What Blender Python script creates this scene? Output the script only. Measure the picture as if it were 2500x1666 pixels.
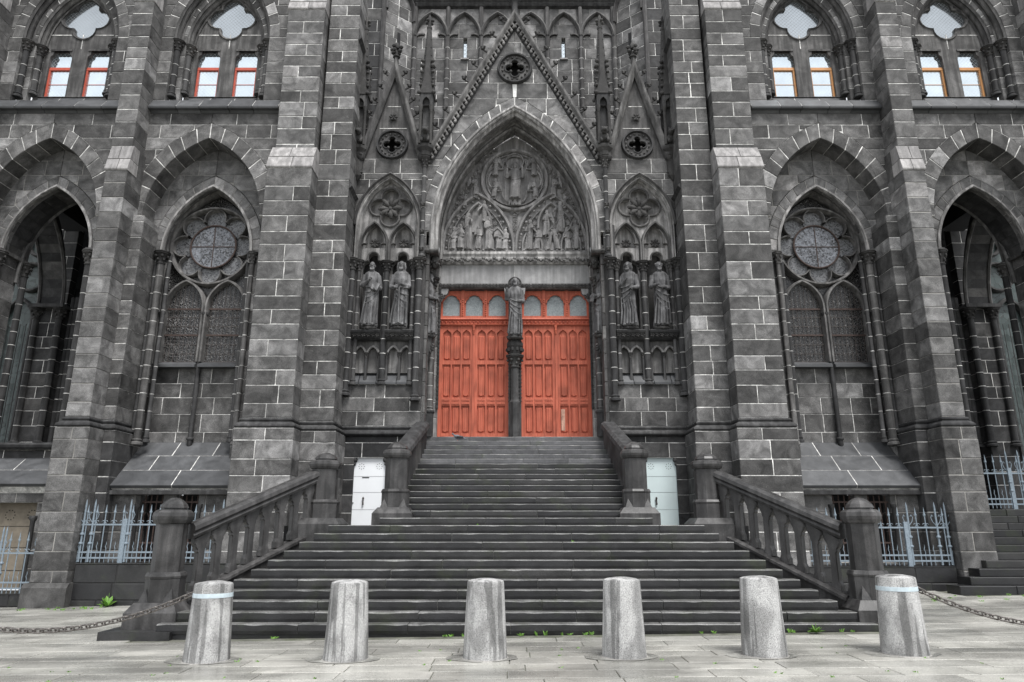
import bpy, bmesh, math, random
from math import sin, cos, pi, sqrt, atan2, radians, acos
from mathutils import Vector, Matrix
from mathutils.geometry import tessellate_polygon

for o in list(bpy.data.objects):
    bpy.data.objects.remove(o)
SC = bpy.context.scene
COL = SC.collection

# ------------------------------------------------------------------ camera, sky, sun, exposure
cam_d = bpy.data.cameras.new('camera')
cam = bpy.data.objects.new('camera', cam_d)
COL.objects.link(cam)
cam.location = (-0.085, 0.0, 1.65)
cam.rotation_euler = (radians(104.8), 0, radians(0.0))
cam_d.sensor_width = 36.0
cam_d.lens = 24.5
cam_d.clip_start = 0.1
cam_d.clip_end = 600
SC.camera = cam

SUN_EL, SUN_ROT = radians(60), radians(154)
world = bpy.data.worlds.new('World')
SC.world = world
world.use_nodes = True
wn, wl = world.node_tree.nodes, world.node_tree.links
wn.clear()
w_out = wn.new('ShaderNodeOutputWorld')
w_bg = wn.new('ShaderNodeBackground')
w_bg.inputs['Strength'].default_value = 0.105
w_sky = wn.new('ShaderNodeTexSky')
w_sky.sky_type = 'NISHITA'
w_sky.sun_disc = False
w_sky.sun_elevation = SUN_EL
w_sky.sun_rotation = SUN_ROT
w_sky.air_density = 1.0
w_sky.dust_density = 1.0
w_tc = wn.new('ShaderNodeTexCoord')
w_noise = wn.new('ShaderNodeTexNoise')
w_noise.inputs['Scale'].default_value = 2.2
w_noise.inputs['Detail'].default_value = 6
w_ramp = wn.new('ShaderNodeValToRGB')
w_ramp.color_ramp.elements[0].position = 0.30
w_ramp.color_ramp.elements[0].color = (0.86, 0.86, 0.86, 1)
w_ramp.color_ramp.elements[1].position = 0.55
w_ramp.color_ramp.elements[1].color = (0.97, 0.97, 0.97, 1)
w_mix = wn.new('ShaderNodeMixRGB')
w_mix.inputs['Color2'].default_value = (7.4, 7.6, 7.9, 1)   # bright even cloud deck
wl.new(w_tc.outputs['Generated'], w_noise.inputs['Vector'])
wl.new(w_noise.outputs['Fac'], w_ramp.inputs['Fac'])
wl.new(w_ramp.outputs['Color'], w_mix.inputs['Fac'])
wl.new(w_sky.outputs['Color'], w_mix.inputs['Color1'])
wl.new(w_mix.outputs['Color'], w_bg.inputs['Color'])
wl.new(w_bg.outputs['Background'], w_out.inputs['Surface'])

sun_d = bpy.data.lights.new('sun', 'SUN')
sun_d.energy = 2.5
sun_d.angle = radians(24)
sun_d.color = (1.0, 0.985, 0.965)
sun = bpy.data.objects.new('sun', sun_d)
COL.objects.link(sun)
_sd = Vector((sin(SUN_ROT) * cos(SUN_EL), cos(SUN_ROT) * cos(SUN_EL), sin(SUN_EL)))
sun.rotation_euler = (-_sd).to_track_quat('-Z', 'Y').to_euler()

SC.view_settings.view_transform = 'Standard'
SC.view_settings.look = 'None'
SC.view_settings.exposure = 0.70
SC.view_settings.gamma = 1.0
SC.view_settings.use_curve_mapping = False
SC.render.engine = 'CYCLES'
SC.cycles.max_bounces = 6
SC.cycles.diffuse_bounces = 3

# ------------------------------------------------------------------ materials
def nmat(name):
    m = bpy.data.materials.new(name)
    m.use_nodes = True
    nt = m.node_tree
    b = nt.nodes['Principled BSDF']
    return m, nt.nodes, nt.links, b

def _ramp(n, stops):
    r = n.new('ShaderNodeValToRGB')
    e = r.color_ramp.elements
    while len(e) < len(stops):
        e.new(0.5)
    for i, (p, c) in enumerate(stops):
        e[i].position = p
        if not isinstance(c, tuple):
            c = (c, c, c)
        e[i].color = (c[0], c[1], c[2], 1)
    return r

def stone_mat(name, stops, rough=0.85, blotch=0.9, grain=0.25, pale=0.0, pale_col=(0.42, 0.41, 0.39),
              bump=0.25, moss=0.0, wet=0.0, spec=0.3, streak=0.0, bscale=2.6, gscale=55.0):
    """dark lava ashlar: every block gets its own shade (Object Info), then stains, grain and pale lichen"""
    m, n, l, b = nmat(name)
    tc = n.new('ShaderNodeTexCoord')
    oi = n.new('ShaderNodeObjectInfo')
    off = n.new('ShaderNodeVectorMath'); off.operation = 'MULTIPLY_ADD'
    off.inputs[1].default_value = (37.0, 53.0, 71.0)
    l.new(oi.outputs['Random'], off.inputs[0]); l.new(tc.outputs['Object'], off.inputs[2])
    base = _ramp(n, stops); l.new(oi.outputs['Random'], base.inputs['Fac'])
    # soft stains
    n1 = n.new('ShaderNodeTexNoise'); n1.inputs['Scale'].default_value = bscale
    n1.inputs['Detail'].default_value = 5; n1.inputs['Roughness'].default_value = 0.62
    n1.inputs['Distortion'].default_value = 0.6
    l.new(off.outputs[0], n1.inputs['Vector'])
    r1 = _ramp(n, [(0.28, 1 - blotch * 0.55), (0.5, 1.0), (0.72, 1 + blotch * 0.75)])
    l.new(n1.outputs['Fac'], r1.inputs['Fac'])
    mx1 = n.new('ShaderNodeMixRGB'); mx1.blend_type = 'MULTIPLY'; mx1.inputs['Fac'].default_value = 1
    l.new(base.outputs['Color'], mx1.inputs['Color1']); l.new(r1.outputs['Color'], mx1.inputs['Color2'])
    # grain
    n2 = n.new('ShaderNodeTexNoise'); n2.inputs['Scale'].default_value = gscale
    n2.inputs['Detail'].default_value = 3; n2.inputs['Roughness'].default_value = 0.7
    l.new(off.outputs[0], n2.inputs['Vector'])
    r2 = _ramp(n, [(0.3, 1 - grain), (0.7, 1 + grain)]); l.new(n2.outputs['Fac'], r2.inputs['Fac'])
    mx2 = n.new('ShaderNodeMixRGB'); mx2.blend_type = 'MULTIPLY'; mx2.inputs['Fac'].default_value = 1
    l.new(mx1.outputs['Color'], mx2.inputs['Color1']); l.new(r2.outputs['Color'], mx2.inputs['Color2'])
    last = mx2
    if streak > 0:
        mp = n.new('ShaderNodeMapping'); mp.inputs['Scale'].default_value = (9, 9, 0.8)
        l.new(off.outputs[0], mp.inputs['Vector'])
        n4 = n.new('ShaderNodeTexNoise'); n4.inputs['Scale'].default_value = 1.0; n4.inputs['Detail'].default_value = 3
        l.new(mp.outputs['Vector'], n4.inputs['Vector'])
        r4 = _ramp(n, [(0.42, 1 - streak), (0.62, 1 + streak * 0.6)]); l.new(n4.outputs['Fac'], r4.inputs['Fac'])
        mx4 = n.new('ShaderNodeMixRGB'); mx4.blend_type = 'MULTIPLY'; mx4.inputs['Fac'].default_value = 1
        l.new(last.outputs['Color'], mx4.inputs['Color1']); l.new(r4.outputs['Color'], mx4.inputs['Color2'])
        last = mx4
    if pale > 0:
        n3 = n.new('ShaderNodeTexNoise'); n3.inputs['Scale'].default_value = 4.2; n3.inputs['Detail'].default_value = 8
        n3.inputs['Roughness'].default_value = 0.75
        l.new(off.outputs[0], n3.inputs['Vector'])
        r3 = _ramp(n, [(0.62, 0.0), (0.80, pale)]); l.new(n3.outputs['Fac'], r3.inputs['Fac'])
        mx3 = n.new('ShaderNodeMixRGB'); mx3.inputs['Color2'].default_value = (*pale_col, 1)
        l.new(r3.outputs['Color'], mx3.inputs['Fac']); l.new(last.outputs['Color'], mx3.inputs['Color1'])
        last = mx3
    if moss > 0:
        n5 = n.new('ShaderNodeTexNoise'); n5.inputs['Scale'].default_value = 1.7; n5.inputs['Detail'].default_value = 7
        n5.inputs['Roughness'].default_value = 0.7
        l.new(tc.outputs['Object'], n5.inputs['Vector'])
        r5 = _ramp(n, [(0.52, 0.0), (0.7, moss)]); l.new(n5.outputs['Fac'], r5.inputs['Fac'])
        mx5 = n.new('ShaderNodeMixRGB'); mx5.inputs['Color2'].default_value = (0.055, 0.075, 0.02, 1)
        l.new(r5.outputs['Color'], mx5.inputs['Fac']); l.new(last.outputs['Color'], mx5.inputs['Color1'])
        last = mx5
    if wet > 0:      # damp areas running on from stone to stone
        n6 = n.new('ShaderNodeTexNoise'); n6.inputs['Scale'].default_value = 0.55; n6.inputs['Detail'].default_value = 6
        n6.inputs['Roughness'].default_value = 0.6
        mp6 = n.new('ShaderNodeMapping'); mp6.inputs['Scale'].default_value = (.6, 1.6, 1); l.new(tc.outputs['Object'], mp6.inputs['Vector'])
        l.new(mp6.outputs['Vector'], n6.inputs['Vector'])
        r6 = _ramp(n, [(0.44, 1.0), (0.60, 1 - wet)]); l.new(n6.outputs['Fac'], r6.inputs['Fac'])
        mx6 = n.new('ShaderNodeMixRGB'); mx6.blend_type = 'MULTIPLY'; mx6.inputs['Fac'].default_value = 1
        l.new(last.outputs['Color'], mx6.inputs['Color1']); l.new(r6.outputs['Color'], mx6.inputs['Color2'])
        last = mx6
    l.new(last.outputs['Color'], b.inputs['Base Color'])
    rr = _ramp(n, [(0.3, max(0.05, rough - 0.12)), (0.7, min(1, rough + 0.1))])
    l.new(n1.outputs['Fac'], rr.inputs['Fac']); l.new(rr.outputs['Color'], b.inputs['Roughness'])
    b.inputs['Specular IOR Level'].default_value = spec
    if bump > 0:
        ad = n.new('ShaderNodeMath'); ad.operation = 'MULTIPLY_ADD'; ad.inputs[1].default_value = 0.5
        l.new(n2.outputs['Fac'], ad.inputs[0]); l.new(n1.outputs['Fac'], ad.inputs[2])
        bp = n.new('ShaderNodeBump'); bp.inputs['Strength'].default_value = bump; bp.inputs['Distance'].default_value = 0.014
        l.new(ad.outputs[0], bp.inputs['Height']); l.new(bp.outputs['Normal'], b.inputs['Normal'])
    return m

def plain_mat(name, col, rough=0.6, metal=0.0, spec=0.5, var=0.12, nscale=12.0, bump=0.0):
    m, n, l, b = nmat(name)
    tc = n.new('ShaderNodeTexCoord')
    n1 = n.new('ShaderNodeTexNoise'); n1.inputs['Scale'].default_value = nscale; n1.inputs['Detail'].default_value = 5
    l.new(tc.outputs['Object'], n1.inputs['Vector'])
    r = _ramp(n, [(0.3, tuple(c * (1 - var) for c in col)), (0.7, tuple(c * (1 + var) for c in col))])
    l.new(n1.outputs['Fac'], r.inputs['Fac']); l.new(r.outputs['Color'], b.inputs['Base Color'])
    b.inputs['Roughness'].default_value = rough
    b.inputs['Metallic'].default_value = metal
    b.inputs['Specular IOR Level'].default_value = spec
    if bump:
        bp = n.new('ShaderNodeBump'); bp.inputs['Strength'].default_value = bump; bp.inputs['Distance'].default_value = 0.01
        l.new(n1.outputs['Fac'], bp.inputs['Height']); l.new(bp.outputs['Normal'], b.inputs['Normal'])
    return m

M = {}
M['stone'] = stone_mat('lava_stone', [(0.0, (.055, .0538, .053)), (.3, (.083, .0812, .0798)), (.75, (.118, .1155, .1135)),
                                      (.93, (.158, .1545, .152)), (1.0, (.235, .231, .229))], pale=0.5, blotch=1.15, grain=.45)
M['stone_pale'] = stone_mat('pale_lava_stone', [(0.0, (.092, .0905, .0895)), (.5, (.138, .1355, .134)), (.9, (.185, .1815, .1795)),
                                               (1.0, (.28, .27, .265))], pale=0.5, blotch=1.2, grain=.35)  # blocks of a paler tone of their own
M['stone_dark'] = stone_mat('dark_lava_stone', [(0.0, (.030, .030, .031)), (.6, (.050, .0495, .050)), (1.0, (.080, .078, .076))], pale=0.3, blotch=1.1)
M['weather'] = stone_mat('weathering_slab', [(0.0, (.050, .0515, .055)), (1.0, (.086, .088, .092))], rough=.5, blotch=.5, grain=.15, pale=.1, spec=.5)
M['weather_pale'] = stone_mat('pale_weathering_slab', [(0.0, (.23, .222, .22)), (1.0, (.33, .318, .312))], rough=.75, blotch=.45, streak=.25, pale=.1)  # cap slabs of a paler stone
M['trim'] = stone_mat('moulded_stone', [(0.0, (.068, .066, .066)), (1.0, (.12, .117, .114))], blotch=.8, streak=.35, pale=.35, bump=.15)
M['tracery'] = stone_mat('tracery_stone', [(0.0, (.125, .122, .12)), (1.0, (.165, .16, .156))], blotch=.9, streak=.3, pale=.35, bump=.15)
M['trim_dark'] = stone_mat('dark_moulded_stone', [(0.0, (.036, .036, .037)), (1.0, (.066, .065, .065))], blotch=.8, streak=.3, pale=.2, bump=.15)
M['trim_pale'] = stone_mat('pale_moulded_stone', [(0.0, (.21, .204, .20)), (1.0, (.30, .292, .285))], blotch=.7, streak=.4, pale=.35, bump=.15)  # mouldings and panels of a paler stone
M['arch'] = stone_mat('portal_archivolt_stone', [(0.0, (.14, .136, .132)), (1.0, (.22, .214, .209))], blotch=.8, streak=.35, pale=.25, bump=.15)
M['tymp'] = stone_mat('tympanum_stone', [(0.0, (.22, .214, .212)), (1.0, (.25, .243, .24))], blotch=.55, streak=.3, pale=.12, bump=.12)
M['lintel'] = stone_mat('lintel_stone', [(0.0, (.27, .267, .267)), (1.0, (.30, .297, .296))], blotch=.35, streak=.14, grain=.12, pale=.2, bump=.08)
M['statue'] = stone_mat('statue_stone', [(0.0, (.10, .099, .101)), (1.0, (.135, .134, .136))], blotch=.9, streak=.4, pale=.35, bump=.2, bscale=3.5)
M['carved'] = stone_mat('carved_dark_stone', [(0.0, (.035, .034, .034)), (1.0, (.07, .068, .066))], blotch=.8, pale=.3, bump=.3)
M['mortar'] = stone_mat('mortar', [(0.0, (.50, .492, .475)), (1.0, (.57, .56, .54))], blotch=1.3, grain=.4, bump=.15, bscale=3.5)
M['mortar_dull'] = stone_mat('dull_mortar', [(0.0, (.22, .213, .20)), (1.0, (.28, .27, .255))], blotch=1.0, grain=.3, bump=.15, bscale=1.3)
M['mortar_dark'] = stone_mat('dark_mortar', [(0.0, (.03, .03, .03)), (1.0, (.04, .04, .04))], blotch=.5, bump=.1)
M['step'] = stone_mat('worn_step_stone', [(0.0, (.0125, .0125, .0135)), (.6, (.0195, .0195, .0205)), (1.0, (.029, .0285, .028))],
                      rough=.42, blotch=.8, grain=.4, pale=.16, moss=.22, spec=.5, bump=.45, pale_col=(.3, .3, .29), bscale=1.6)
M['step_up'] = stone_mat('upper_step_stone', [(0.0, (.068, .068, .072)), (1.0, (.115, .115, .12))],
                         rough=.7, blotch=.7, grain=.25, pale=.12, moss=.3, bump=.25, bscale=1.6)
M['tread'] = stone_mat('sheen_tread', [(0.0, (.10, .10, .098)), (1.0, (.16, .158, .155))], rough=.4, blotch=1.0, grain=.5, moss=.35, bump=.3, bscale=3)  # pale tone stands in for wet tread edges catching the sky
M['joint'] = stone_mat('step_joint', [(0.0, (.16, .16, .15)), (1.0, (.19, .19, .18))], blotch=1.2, grain=.5, moss=.7, bscale=6)
M['newel'] = stone_mat('newel_stone', [(0.0, (.045, .044, .044)), (1.0, (.062, .060, .0595))], rough=.4, blotch=.8, streak=.3, pale=.4, bump=.18, pale_col=(.30, .28, .26))
M['pave'] = stone_mat('granite_paving', [(0.0, (.355, .348, .318)), (.7, (.385, .376, .345)), (1.0, (.415, .404, .37))], rough=.3, blotch=.35, grain=.5, wet=.42,
                      pale=.0, moss=.14, bump=.2, spec=.5, bscale=.8, gscale=80)
M['damp_shade'] = stone_mat('damp_shade_paving', [(0.0, (.25, .247, .228)), (1.0, (.26, .257, .238))], rough=.3, blotch=.9, grain=.5, bump=.15)  # damp tone with contact shade put into it
M['ground'] = stone_mat('paving_bed', [(0.0, (.12, .12, .10)), (1.0, (.12, .12, .10))], rough=.8, blotch=.6, moss=.7, bscale=3)
M['inner'] = stone_mat('shaded_porch_stone', [(0.0, (.018, .018, .019)), (1.0, (.036, .0355, .0355))], blotch=.6)  # lava with the shade inside the porch put into its colour
M['fence'] = plain_mat('blue_grey_iron_paint', (.20, .245, .285), rough=.5, var=.18, nscale=25)
M['chain'] = plain_mat('galvanised_chain', (.17, .155, .145), rough=.4, metal=.6, var=.5, nscale=40)
M['rust'] = plain_mat('rusty_iron', (.058, .038, .032), rough=.8, var=.5, nscale=60)
M['lead'] = plain_mat('lead_cames', (.20, .20, .20), rough=.6, var=.3, nscale=30)
M['grille'] = plain_mat('old_iron_bars', (.055, .045, .04), rough=.7, var=.4, nscale=40)
M['white_paint'] = plain_mat('white_door_paint', (.90, .92, .94), rough=.4, var=.03, nscale=3)
M['pale_green'] = plain_mat('pale_grey_green_paint', (.64, .74, .74), rough=.45, var=.04, nscale=3)
M['beige'] = plain_mat('beige_board', (.21, .18, .14), rough=.8, var=.2, nscale=6)
M['worn'] = plain_mat('worn_bare_paint', (.46, .27, .20), rough=.8, var=.4, nscale=9)
M['black'] = plain_mat('black_void', (.008, .008, .009), rough=.9, var=.1)
M['red_frame'] = plain_mat('red_window_paint', (.46, .085, .05), rough=.5, var=.1)
M['oak_frame'] = plain_mat('orange_window_paint', (.52, .25, .09), rough=.5, var=.1)
M['band'] = plain_mat('pale_blue_band', (.50, .58, .62), rough=.5, var=.12, nscale=20)
M['leaf'] = plain_mat('weed_leaf', (.10, .22, .025), rough=.6, var=.4, nscale=8)
M['pigeon'] = plain_mat('pigeon_feathers', (.13, .14, .16), rough=.7, var=.5, nscale=14)
M['pigeon_dark'] = plain_mat('dark_feathers', (.03, .03, .035), rough=.7, var=.3)
M['beak'] = plain_mat('pink_feet', (.35, .12, .10), rough=.6)
M['drop'] = plain_mat('white_droppings', (.7, .7, .68), rough=.8, var=.15)

def door_mat():
    m, n, l, b = nmat('red_door_paint')
    tc = n.new('ShaderNodeTexCoord'); oi = n.new('ShaderNodeObjectInfo')
    off = n.new('ShaderNodeVectorMath'); off.operation = 'MULTIPLY_ADD'; off.inputs[1].default_value = (13, 17, 29)
    l.new(oi.outputs['Random'], off.inputs[0]); l.new(tc.outputs['Object'], off.inputs[2])
    mp = n.new('ShaderNodeMapping'); mp.inputs['Scale'].default_value = (22, 22, .9)
    l.new(off.outputs[0], mp.inputs['Vector'])
    n1 = n.new('ShaderNodeTexNoise'); n1.inputs['Scale'].default_value = 1.6; n1.inputs['Detail'].default_value = 6
    l.new(mp.outputs['Vector'], n1.inputs['Vector'])
    r1 = _ramp(n, [(.25, (.31, .072, .044)), (.5, (.455, .113, .066)), (.70, (.545, .156, .095)), (.85, (.60, .23, .15))])
    l.new(n1.outputs['Fac'], r1.inputs['Fac'])
    n2 = n.new('ShaderNodeTexNoise'); n2.inputs['Scale'].default_value = 2.0; n2.inputs['Detail'].default_value = 5
    l.new(off.outputs[0], n2.inputs['Vector'])
    r2 = _ramp(n, [(.3, .66), (.5, .95), (.72, 1.14)]); l.new(n2.outputs['Fac'], r2.inputs['Fac'])
    mx = n.new('ShaderNodeMixRGB'); mx.blend_type = 'MULTIPLY'; mx.inputs['Fac'].default_value = 1
    l.new(r1.outputs['Color'], mx.inputs['Color1']); l.new(r2.outputs['Color'], mx.inputs['Color2'])
    l.new(mx.outputs['Color'], b.inputs['Base Color'])
    b.inputs['Roughness'].default_value = .6; b.inputs['Specular IOR Level'].default_value = .3
    bp = n.new('ShaderNodeBump'); bp.inputs['Strength'].default_value = .2; bp.inputs['Distance'].default_value = .01
    l.new(n1.outputs['Fac'], bp.inputs['Height']); l.new(bp.outputs['Normal'], b.inputs['Normal'])
    return m
M['door'] = door_mat()

def leaded_mat(name, lo, hi, line, scale, width, rough=.25, spec=.5, metal=0.0, mixn=1.3):
    """stained glass seen from outside: dark panes in an irregular web of lead lines"""
    m, n, l, b = nmat(name)
    tc = n.new('ShaderNodeTexCoord')
    mp = n.new('ShaderNodeMapping'); mp.inputs['Scale'].default_value = (1, 0.0, 1)
    l.new(tc.outputs['Object'], mp.inputs['Vector'])
    nz = n.new('ShaderNodeTexNoise'); nz.inputs['Scale'].default_value = 9; nz.inputs['Detail'].default_value = 2
    l.new(mp.outputs['Vector'], nz.inputs['Vector'])
    ad = n.new('ShaderNodeVectorMath'); ad.operation = 'MULTIPLY_ADD'; ad.inputs[1].default_value = (.06, 0, .06)
    l.new(nz.outputs['Color'], ad.inputs[0]); l.new(mp.outputs['Vector'], ad.inputs[2])
    v = n.new('ShaderNodeTexVoronoi'); v.feature = 'DISTANCE_TO_EDGE'; v.inputs['Scale'].default_value = scale
    l.new(ad.outputs[0], v.inputs['Vector'])
    r = _ramp(n, [(width * .6, 1.0), (width, 0.0)]); l.new(v.outputs['Distance'], r.inputs['Fac'])
    v2 = n.new('ShaderNodeTexVoronoi'); v2.inputs['Scale'].default_value = scale
    l.new(ad.outputs[0], v2.inputs['Vector'])
    sep = n.new('ShaderNodeSeparateColor'); l.new(v2.outputs['Color'], sep.inputs[0])
    n3 = n.new('ShaderNodeTexNoise'); n3.inputs['Scale'].default_value = mixn; n3.inputs['Detail'].default_value = 2
    l.new(mp.outputs['Vector'], n3.inputs['Vector'])
    mul = n.new('ShaderNodeMath'); mul.operation = 'ADD'
    l.new(sep.outputs[0], mul.inputs[0]); l.new(n3.outputs['Fac'], mul.inputs[1])
    rc = _ramp(n, [(.35, lo), (1.0, hi)]) 
    dv = n.new('ShaderNodeMath'); dv.operation = 'MULTIPLY'; dv.inputs[1].default_value = .62
    l.new(mul.outputs[0], dv.inputs[0]); l.new(dv.outputs[0], rc.inputs['Fac'])
    mx = n.new('ShaderNodeMixRGB'); mx.inputs['Color2'].default_value = (*line, 1)
    l.new(r.outputs['Color'], mx.inputs['Fac']); l.new(rc.outputs['Color'], mx.inputs['Color1'])
    l.new(mx.outputs['Color'], b.inputs['Base Color'])
    b.inputs['Roughness'].default_value = rough; b.inputs['Specular IOR Level'].default_value = spec
    b.inputs['Metallic'].default_value = metal
    bp = n.new('ShaderNodeBump'); bp.inputs['Strength'].default_value = .5; bp.inputs['Distance'].default_value = .01
    l.new(r.outputs['Color'], bp.inputs['Height']); l.new(bp.outputs['Normal'], b.inputs['Normal'])
    return m
M['glass_lancet'] = leaded_mat('leaded_glass_dark', (.010, .010, .011), (.035, .034, .034), (.23, .225, .22), 19, .035)
M['glass_rose'] = leaded_mat('leaded_glass_rose', (.03, .031, .034), (.25, .265, .295), (.20, .20, .21), 22, .03, rough=.2, mixn=2.2)
M['glass_foil'] = leaded_mat('leaded_glass_foil', (.05, .05, .053), (.235, .24, .25), (.25, .25, .25), 24, .03, rough=.25)
M['glass_porch'] = leaded_mat('leaded_glass_green', (.035, .05, .047), (.085, .11, .107), (.018, .02, .02), 5, .02, rough=.3)

def quarry_mat(name, base, rough, metal, cell, lw, line, rot=45.0):
    """window glass in a lead lattice"""
    m, n, l, b = nmat(name)
    tc = n.new('ShaderNodeTexCoord')
    mp = n.new('ShaderNodeMapping'); mp.inputs['Rotation'].default_value = (0, radians(rot), 0)
    mp.inputs['Scale'].default_value = (1 / cell, 1 / cell, 1 / cell)
    l.new(tc.outputs['Object'], mp.inputs['Vector'])
    sx = n.new('ShaderNodeSeparateXYZ'); l.new(mp.outputs['Vector'], sx.inputs[0])
    outs = []
    for ax in ('X', 'Z'):
        fr = n.new('ShaderNodeMath'); fr.operation = 'FRACT'; l.new(sx.outputs[ax], fr.inputs[0])
        lt = n.new('ShaderNodeMath'); lt.operation = 'LESS_THAN'; lt.inputs[1].default_value = lw
        l.new(fr.outputs[0], lt.inputs[0]); outs.append(lt)
    mxm = n.new('ShaderNodeMath'); mxm.operation = 'MAXIMUM'
    l.new(outs[0].outputs[0], mxm.inputs[0]); l.new(outs[1].outputs[0], mxm.inputs[1])
    nz = n.new('ShaderNodeTexNoise'); nz.inputs['Scale'].default_value = 1.6; nz.inputs['Detail'].default_value = 3
    l.new(tc.outputs['Object'], nz.inputs['Vector'])
    rc = _ramp(n, [(.3, tuple(c * .86 for c in base)), (.7, base)]); l.new(nz.outputs['Fac'], rc.inputs['Fac'])
    mx = n.new('ShaderNodeMixRGB'); mx.inputs['Color2'].default_value = (*line, 1)
    l.new(mxm.outputs[0], mx.inputs['Fac']); l.new(rc.outputs['Color'], mx.inputs['Color1'])
    l.new(mx.outputs['Color'], b.inputs['Base Color'])
    me = n.new('ShaderNodeMath'); me.operation = 'MULTIPLY_ADD'; me.inputs[1].default_value = -metal; me.inputs[2].default_value = metal
    l.new(mxm.outputs[0], me.inputs[0]); l.new(me.outputs[0], b.inputs['Metallic'])
    b.inputs['Roughness'].default_value = rough
    nb = n.new('ShaderNodeTexNoise'); nb.inputs['Scale'].default_value = 3.0
    l.new(tc.outputs['Object'], nb.inputs['Vector'])
    bp = n.new('ShaderNodeBump'); bp.inputs['Strength'].default_value = .06; bp.inputs['Distance'].default_value = .02
    l.new(nb.outputs['Fac'], bp.inputs['Height']); l.new(bp.outputs['Normal'], b.inputs['Normal'])
    return m
M['glass_up'] = quarry_mat('reflecting_window_glass', (.74, .82, .87), .04, .92, .085, .07, (.42, .45, .47))
M['glass_foil_up'] = quarry_mat('quatrefoil_window_glass', (.46, .495, .52), .10, .85, .085, .09, (.24, .25, .26))
M['glass_slit'] = quarry_mat('slit_window_glass', (.75, .82, .86), .08, .9, .12, .1, (.4, .42, .44))
M['glass_trans'] = leaded_mat('transom_glass', (.17, .195, .20), (.30, .34, .35), (.42, .45, .46), 34, .03, rough=.3)

def bollard_mat():
    m, n, l, b = nmat('wet_streaked_granite')
    tc = n.new('ShaderNodeTexCoord'); oi = n.new('ShaderNodeObjectInfo')
    off = n.new('ShaderNodeVectorMath'); off.operation = 'MULTIPLY_ADD'; off.inputs[1].default_value = (31, 17, 5)
    l.new(oi.outputs['Random'], off.inputs[0]); l.new(tc.outputs['Object'], off.inputs[2])
    n1 = n.new('ShaderNodeTexNoise'); n1.inputs['Scale'].default_value = 105; n1.inputs['Detail'].default_value = 4
    l.new(tc.outputs['Object'], n1.inputs['Vector'])
    r1 = _ramp(n, [(.30, (.13, .13, .13)), (.5, (.40, .397, .39)), (.68, (.58, .575, .565))]); l.new(n1.outputs['Fac'], r1.inputs['Fac'])
    # run-off stains: tall noise
    wob = n.new('ShaderNodeTexNoise'); wob.inputs['Scale'].default_value = 7; l.new(off.outputs[0], wob.inputs['Vector'])
    wv = n.new('ShaderNodeVectorMath'); wv.operation = 'MULTIPLY_ADD'; wv.inputs[1].default_value = (.018, .018, 0)
    l.new(wob.outputs['Color'], wv.inputs[0]); l.new(off.outputs[0], wv.inputs[2])
    mp = n.new('ShaderNodeMapping'); mp.inputs['Scale'].default_value = (10, 10, .16); l.new(wv.outputs[0], mp.inputs['Vector'])
    n2 = n.new('ShaderNodeTexNoise'); n2.inputs['Scale'].default_value = 1.0; n2.inputs['Detail'].default_value = 2
    l.new(mp.outputs['Vector'], n2.inputs['Vector'])
    mp2 = n.new('ShaderNodeMapping'); mp2.inputs['Scale'].default_value = (4.2, 4.2, 2.2); l.new(off.outputs[0], mp2.inputs['Vector'])
    n3 = n.new('ShaderNodeTexNoise'); n3.inputs['Scale'].default_value = 1.0; n3.inputs['Detail'].default_value = 3
    l.new(mp2.outputs['Vector'], n3.inputs['Vector'])
    r2 = _ramp(n, [(.56, 1.0), (.60, .55)]); l.new(n2.outputs['Fac'], r2.inputs['Fac'])
    r3 = _ramp(n, [(.38, .58), (.47, .70), (.56, 1.0), (.7, 1.12)]); l.new(n3.outputs['Fac'], r3.inputs['Fac'])
    mx = n.new('ShaderNodeMixRGB'); mx.blend_type = 'MULTIPLY'; mx.inputs['Fac'].default_value = 1
    l.new(r1.outputs['Color'], mx.inputs['Color1']); l.new(r2.outputs['Color'], mx.inputs['Color2'])
    mx2 = n.new('ShaderNodeMixRGB'); mx2.blend_type = 'MULTIPLY'; mx2.inputs['Fac'].default_value = 1
    l.new(mx.outputs['Color'], mx2.inputs['Color1']); l.new(r3.outputs['Color'], mx2.inputs['Color2'])
    l.new(mx2.outputs['Color'], b.inputs['Base Color'])
    b.inputs['Roughness'].default_value = .75; b.inputs['Specular IOR Level'].default_value = .35
    bp = n.new('ShaderNodeBump'); bp.inputs['Strength'].default_value = .35; bp.inputs['Distance'].default_value = .01
    l.new(n1.outputs['Fac'], bp.inputs['Height']); l.new(bp.outputs['Normal'], b.inputs['Normal'])
    return m
M['bollard'] = bollard_mat()

# ------------------------------------------------------------------ object helpers
SX = 1                      # +1 builds at +x, -1 mirrors the same design to the other side of the portal
XF = None                   # optional turn applied to everything built while it is set
WORLD = {}                  # world position of each thing's origin

def thing(name, label, cat, loc=(0, 0, 0), group=None):
    o = bpy.data.objects.new(name, None)
    o.empty_display_size = .2
    COL.objects.link(o)
    o.location = loc
    o['label'] = label
    o['category'] = cat
    if group:
        o['group'] = group
    WORLD[o.name] = Vector(loc)
    return o

def link(name, mesh, parent=None, at=None):
    o = bpy.data.objects.new(name, mesh)
    COL.objects.link(o)
    p = Vector(at) if at is not None else Vector((0, 0, 0))
    WORLD[o.name] = p.copy()
    if parent is not None:
        o.parent = parent
        p = p - WORLD[parent.name]
    o.location = p
    return o

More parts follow.
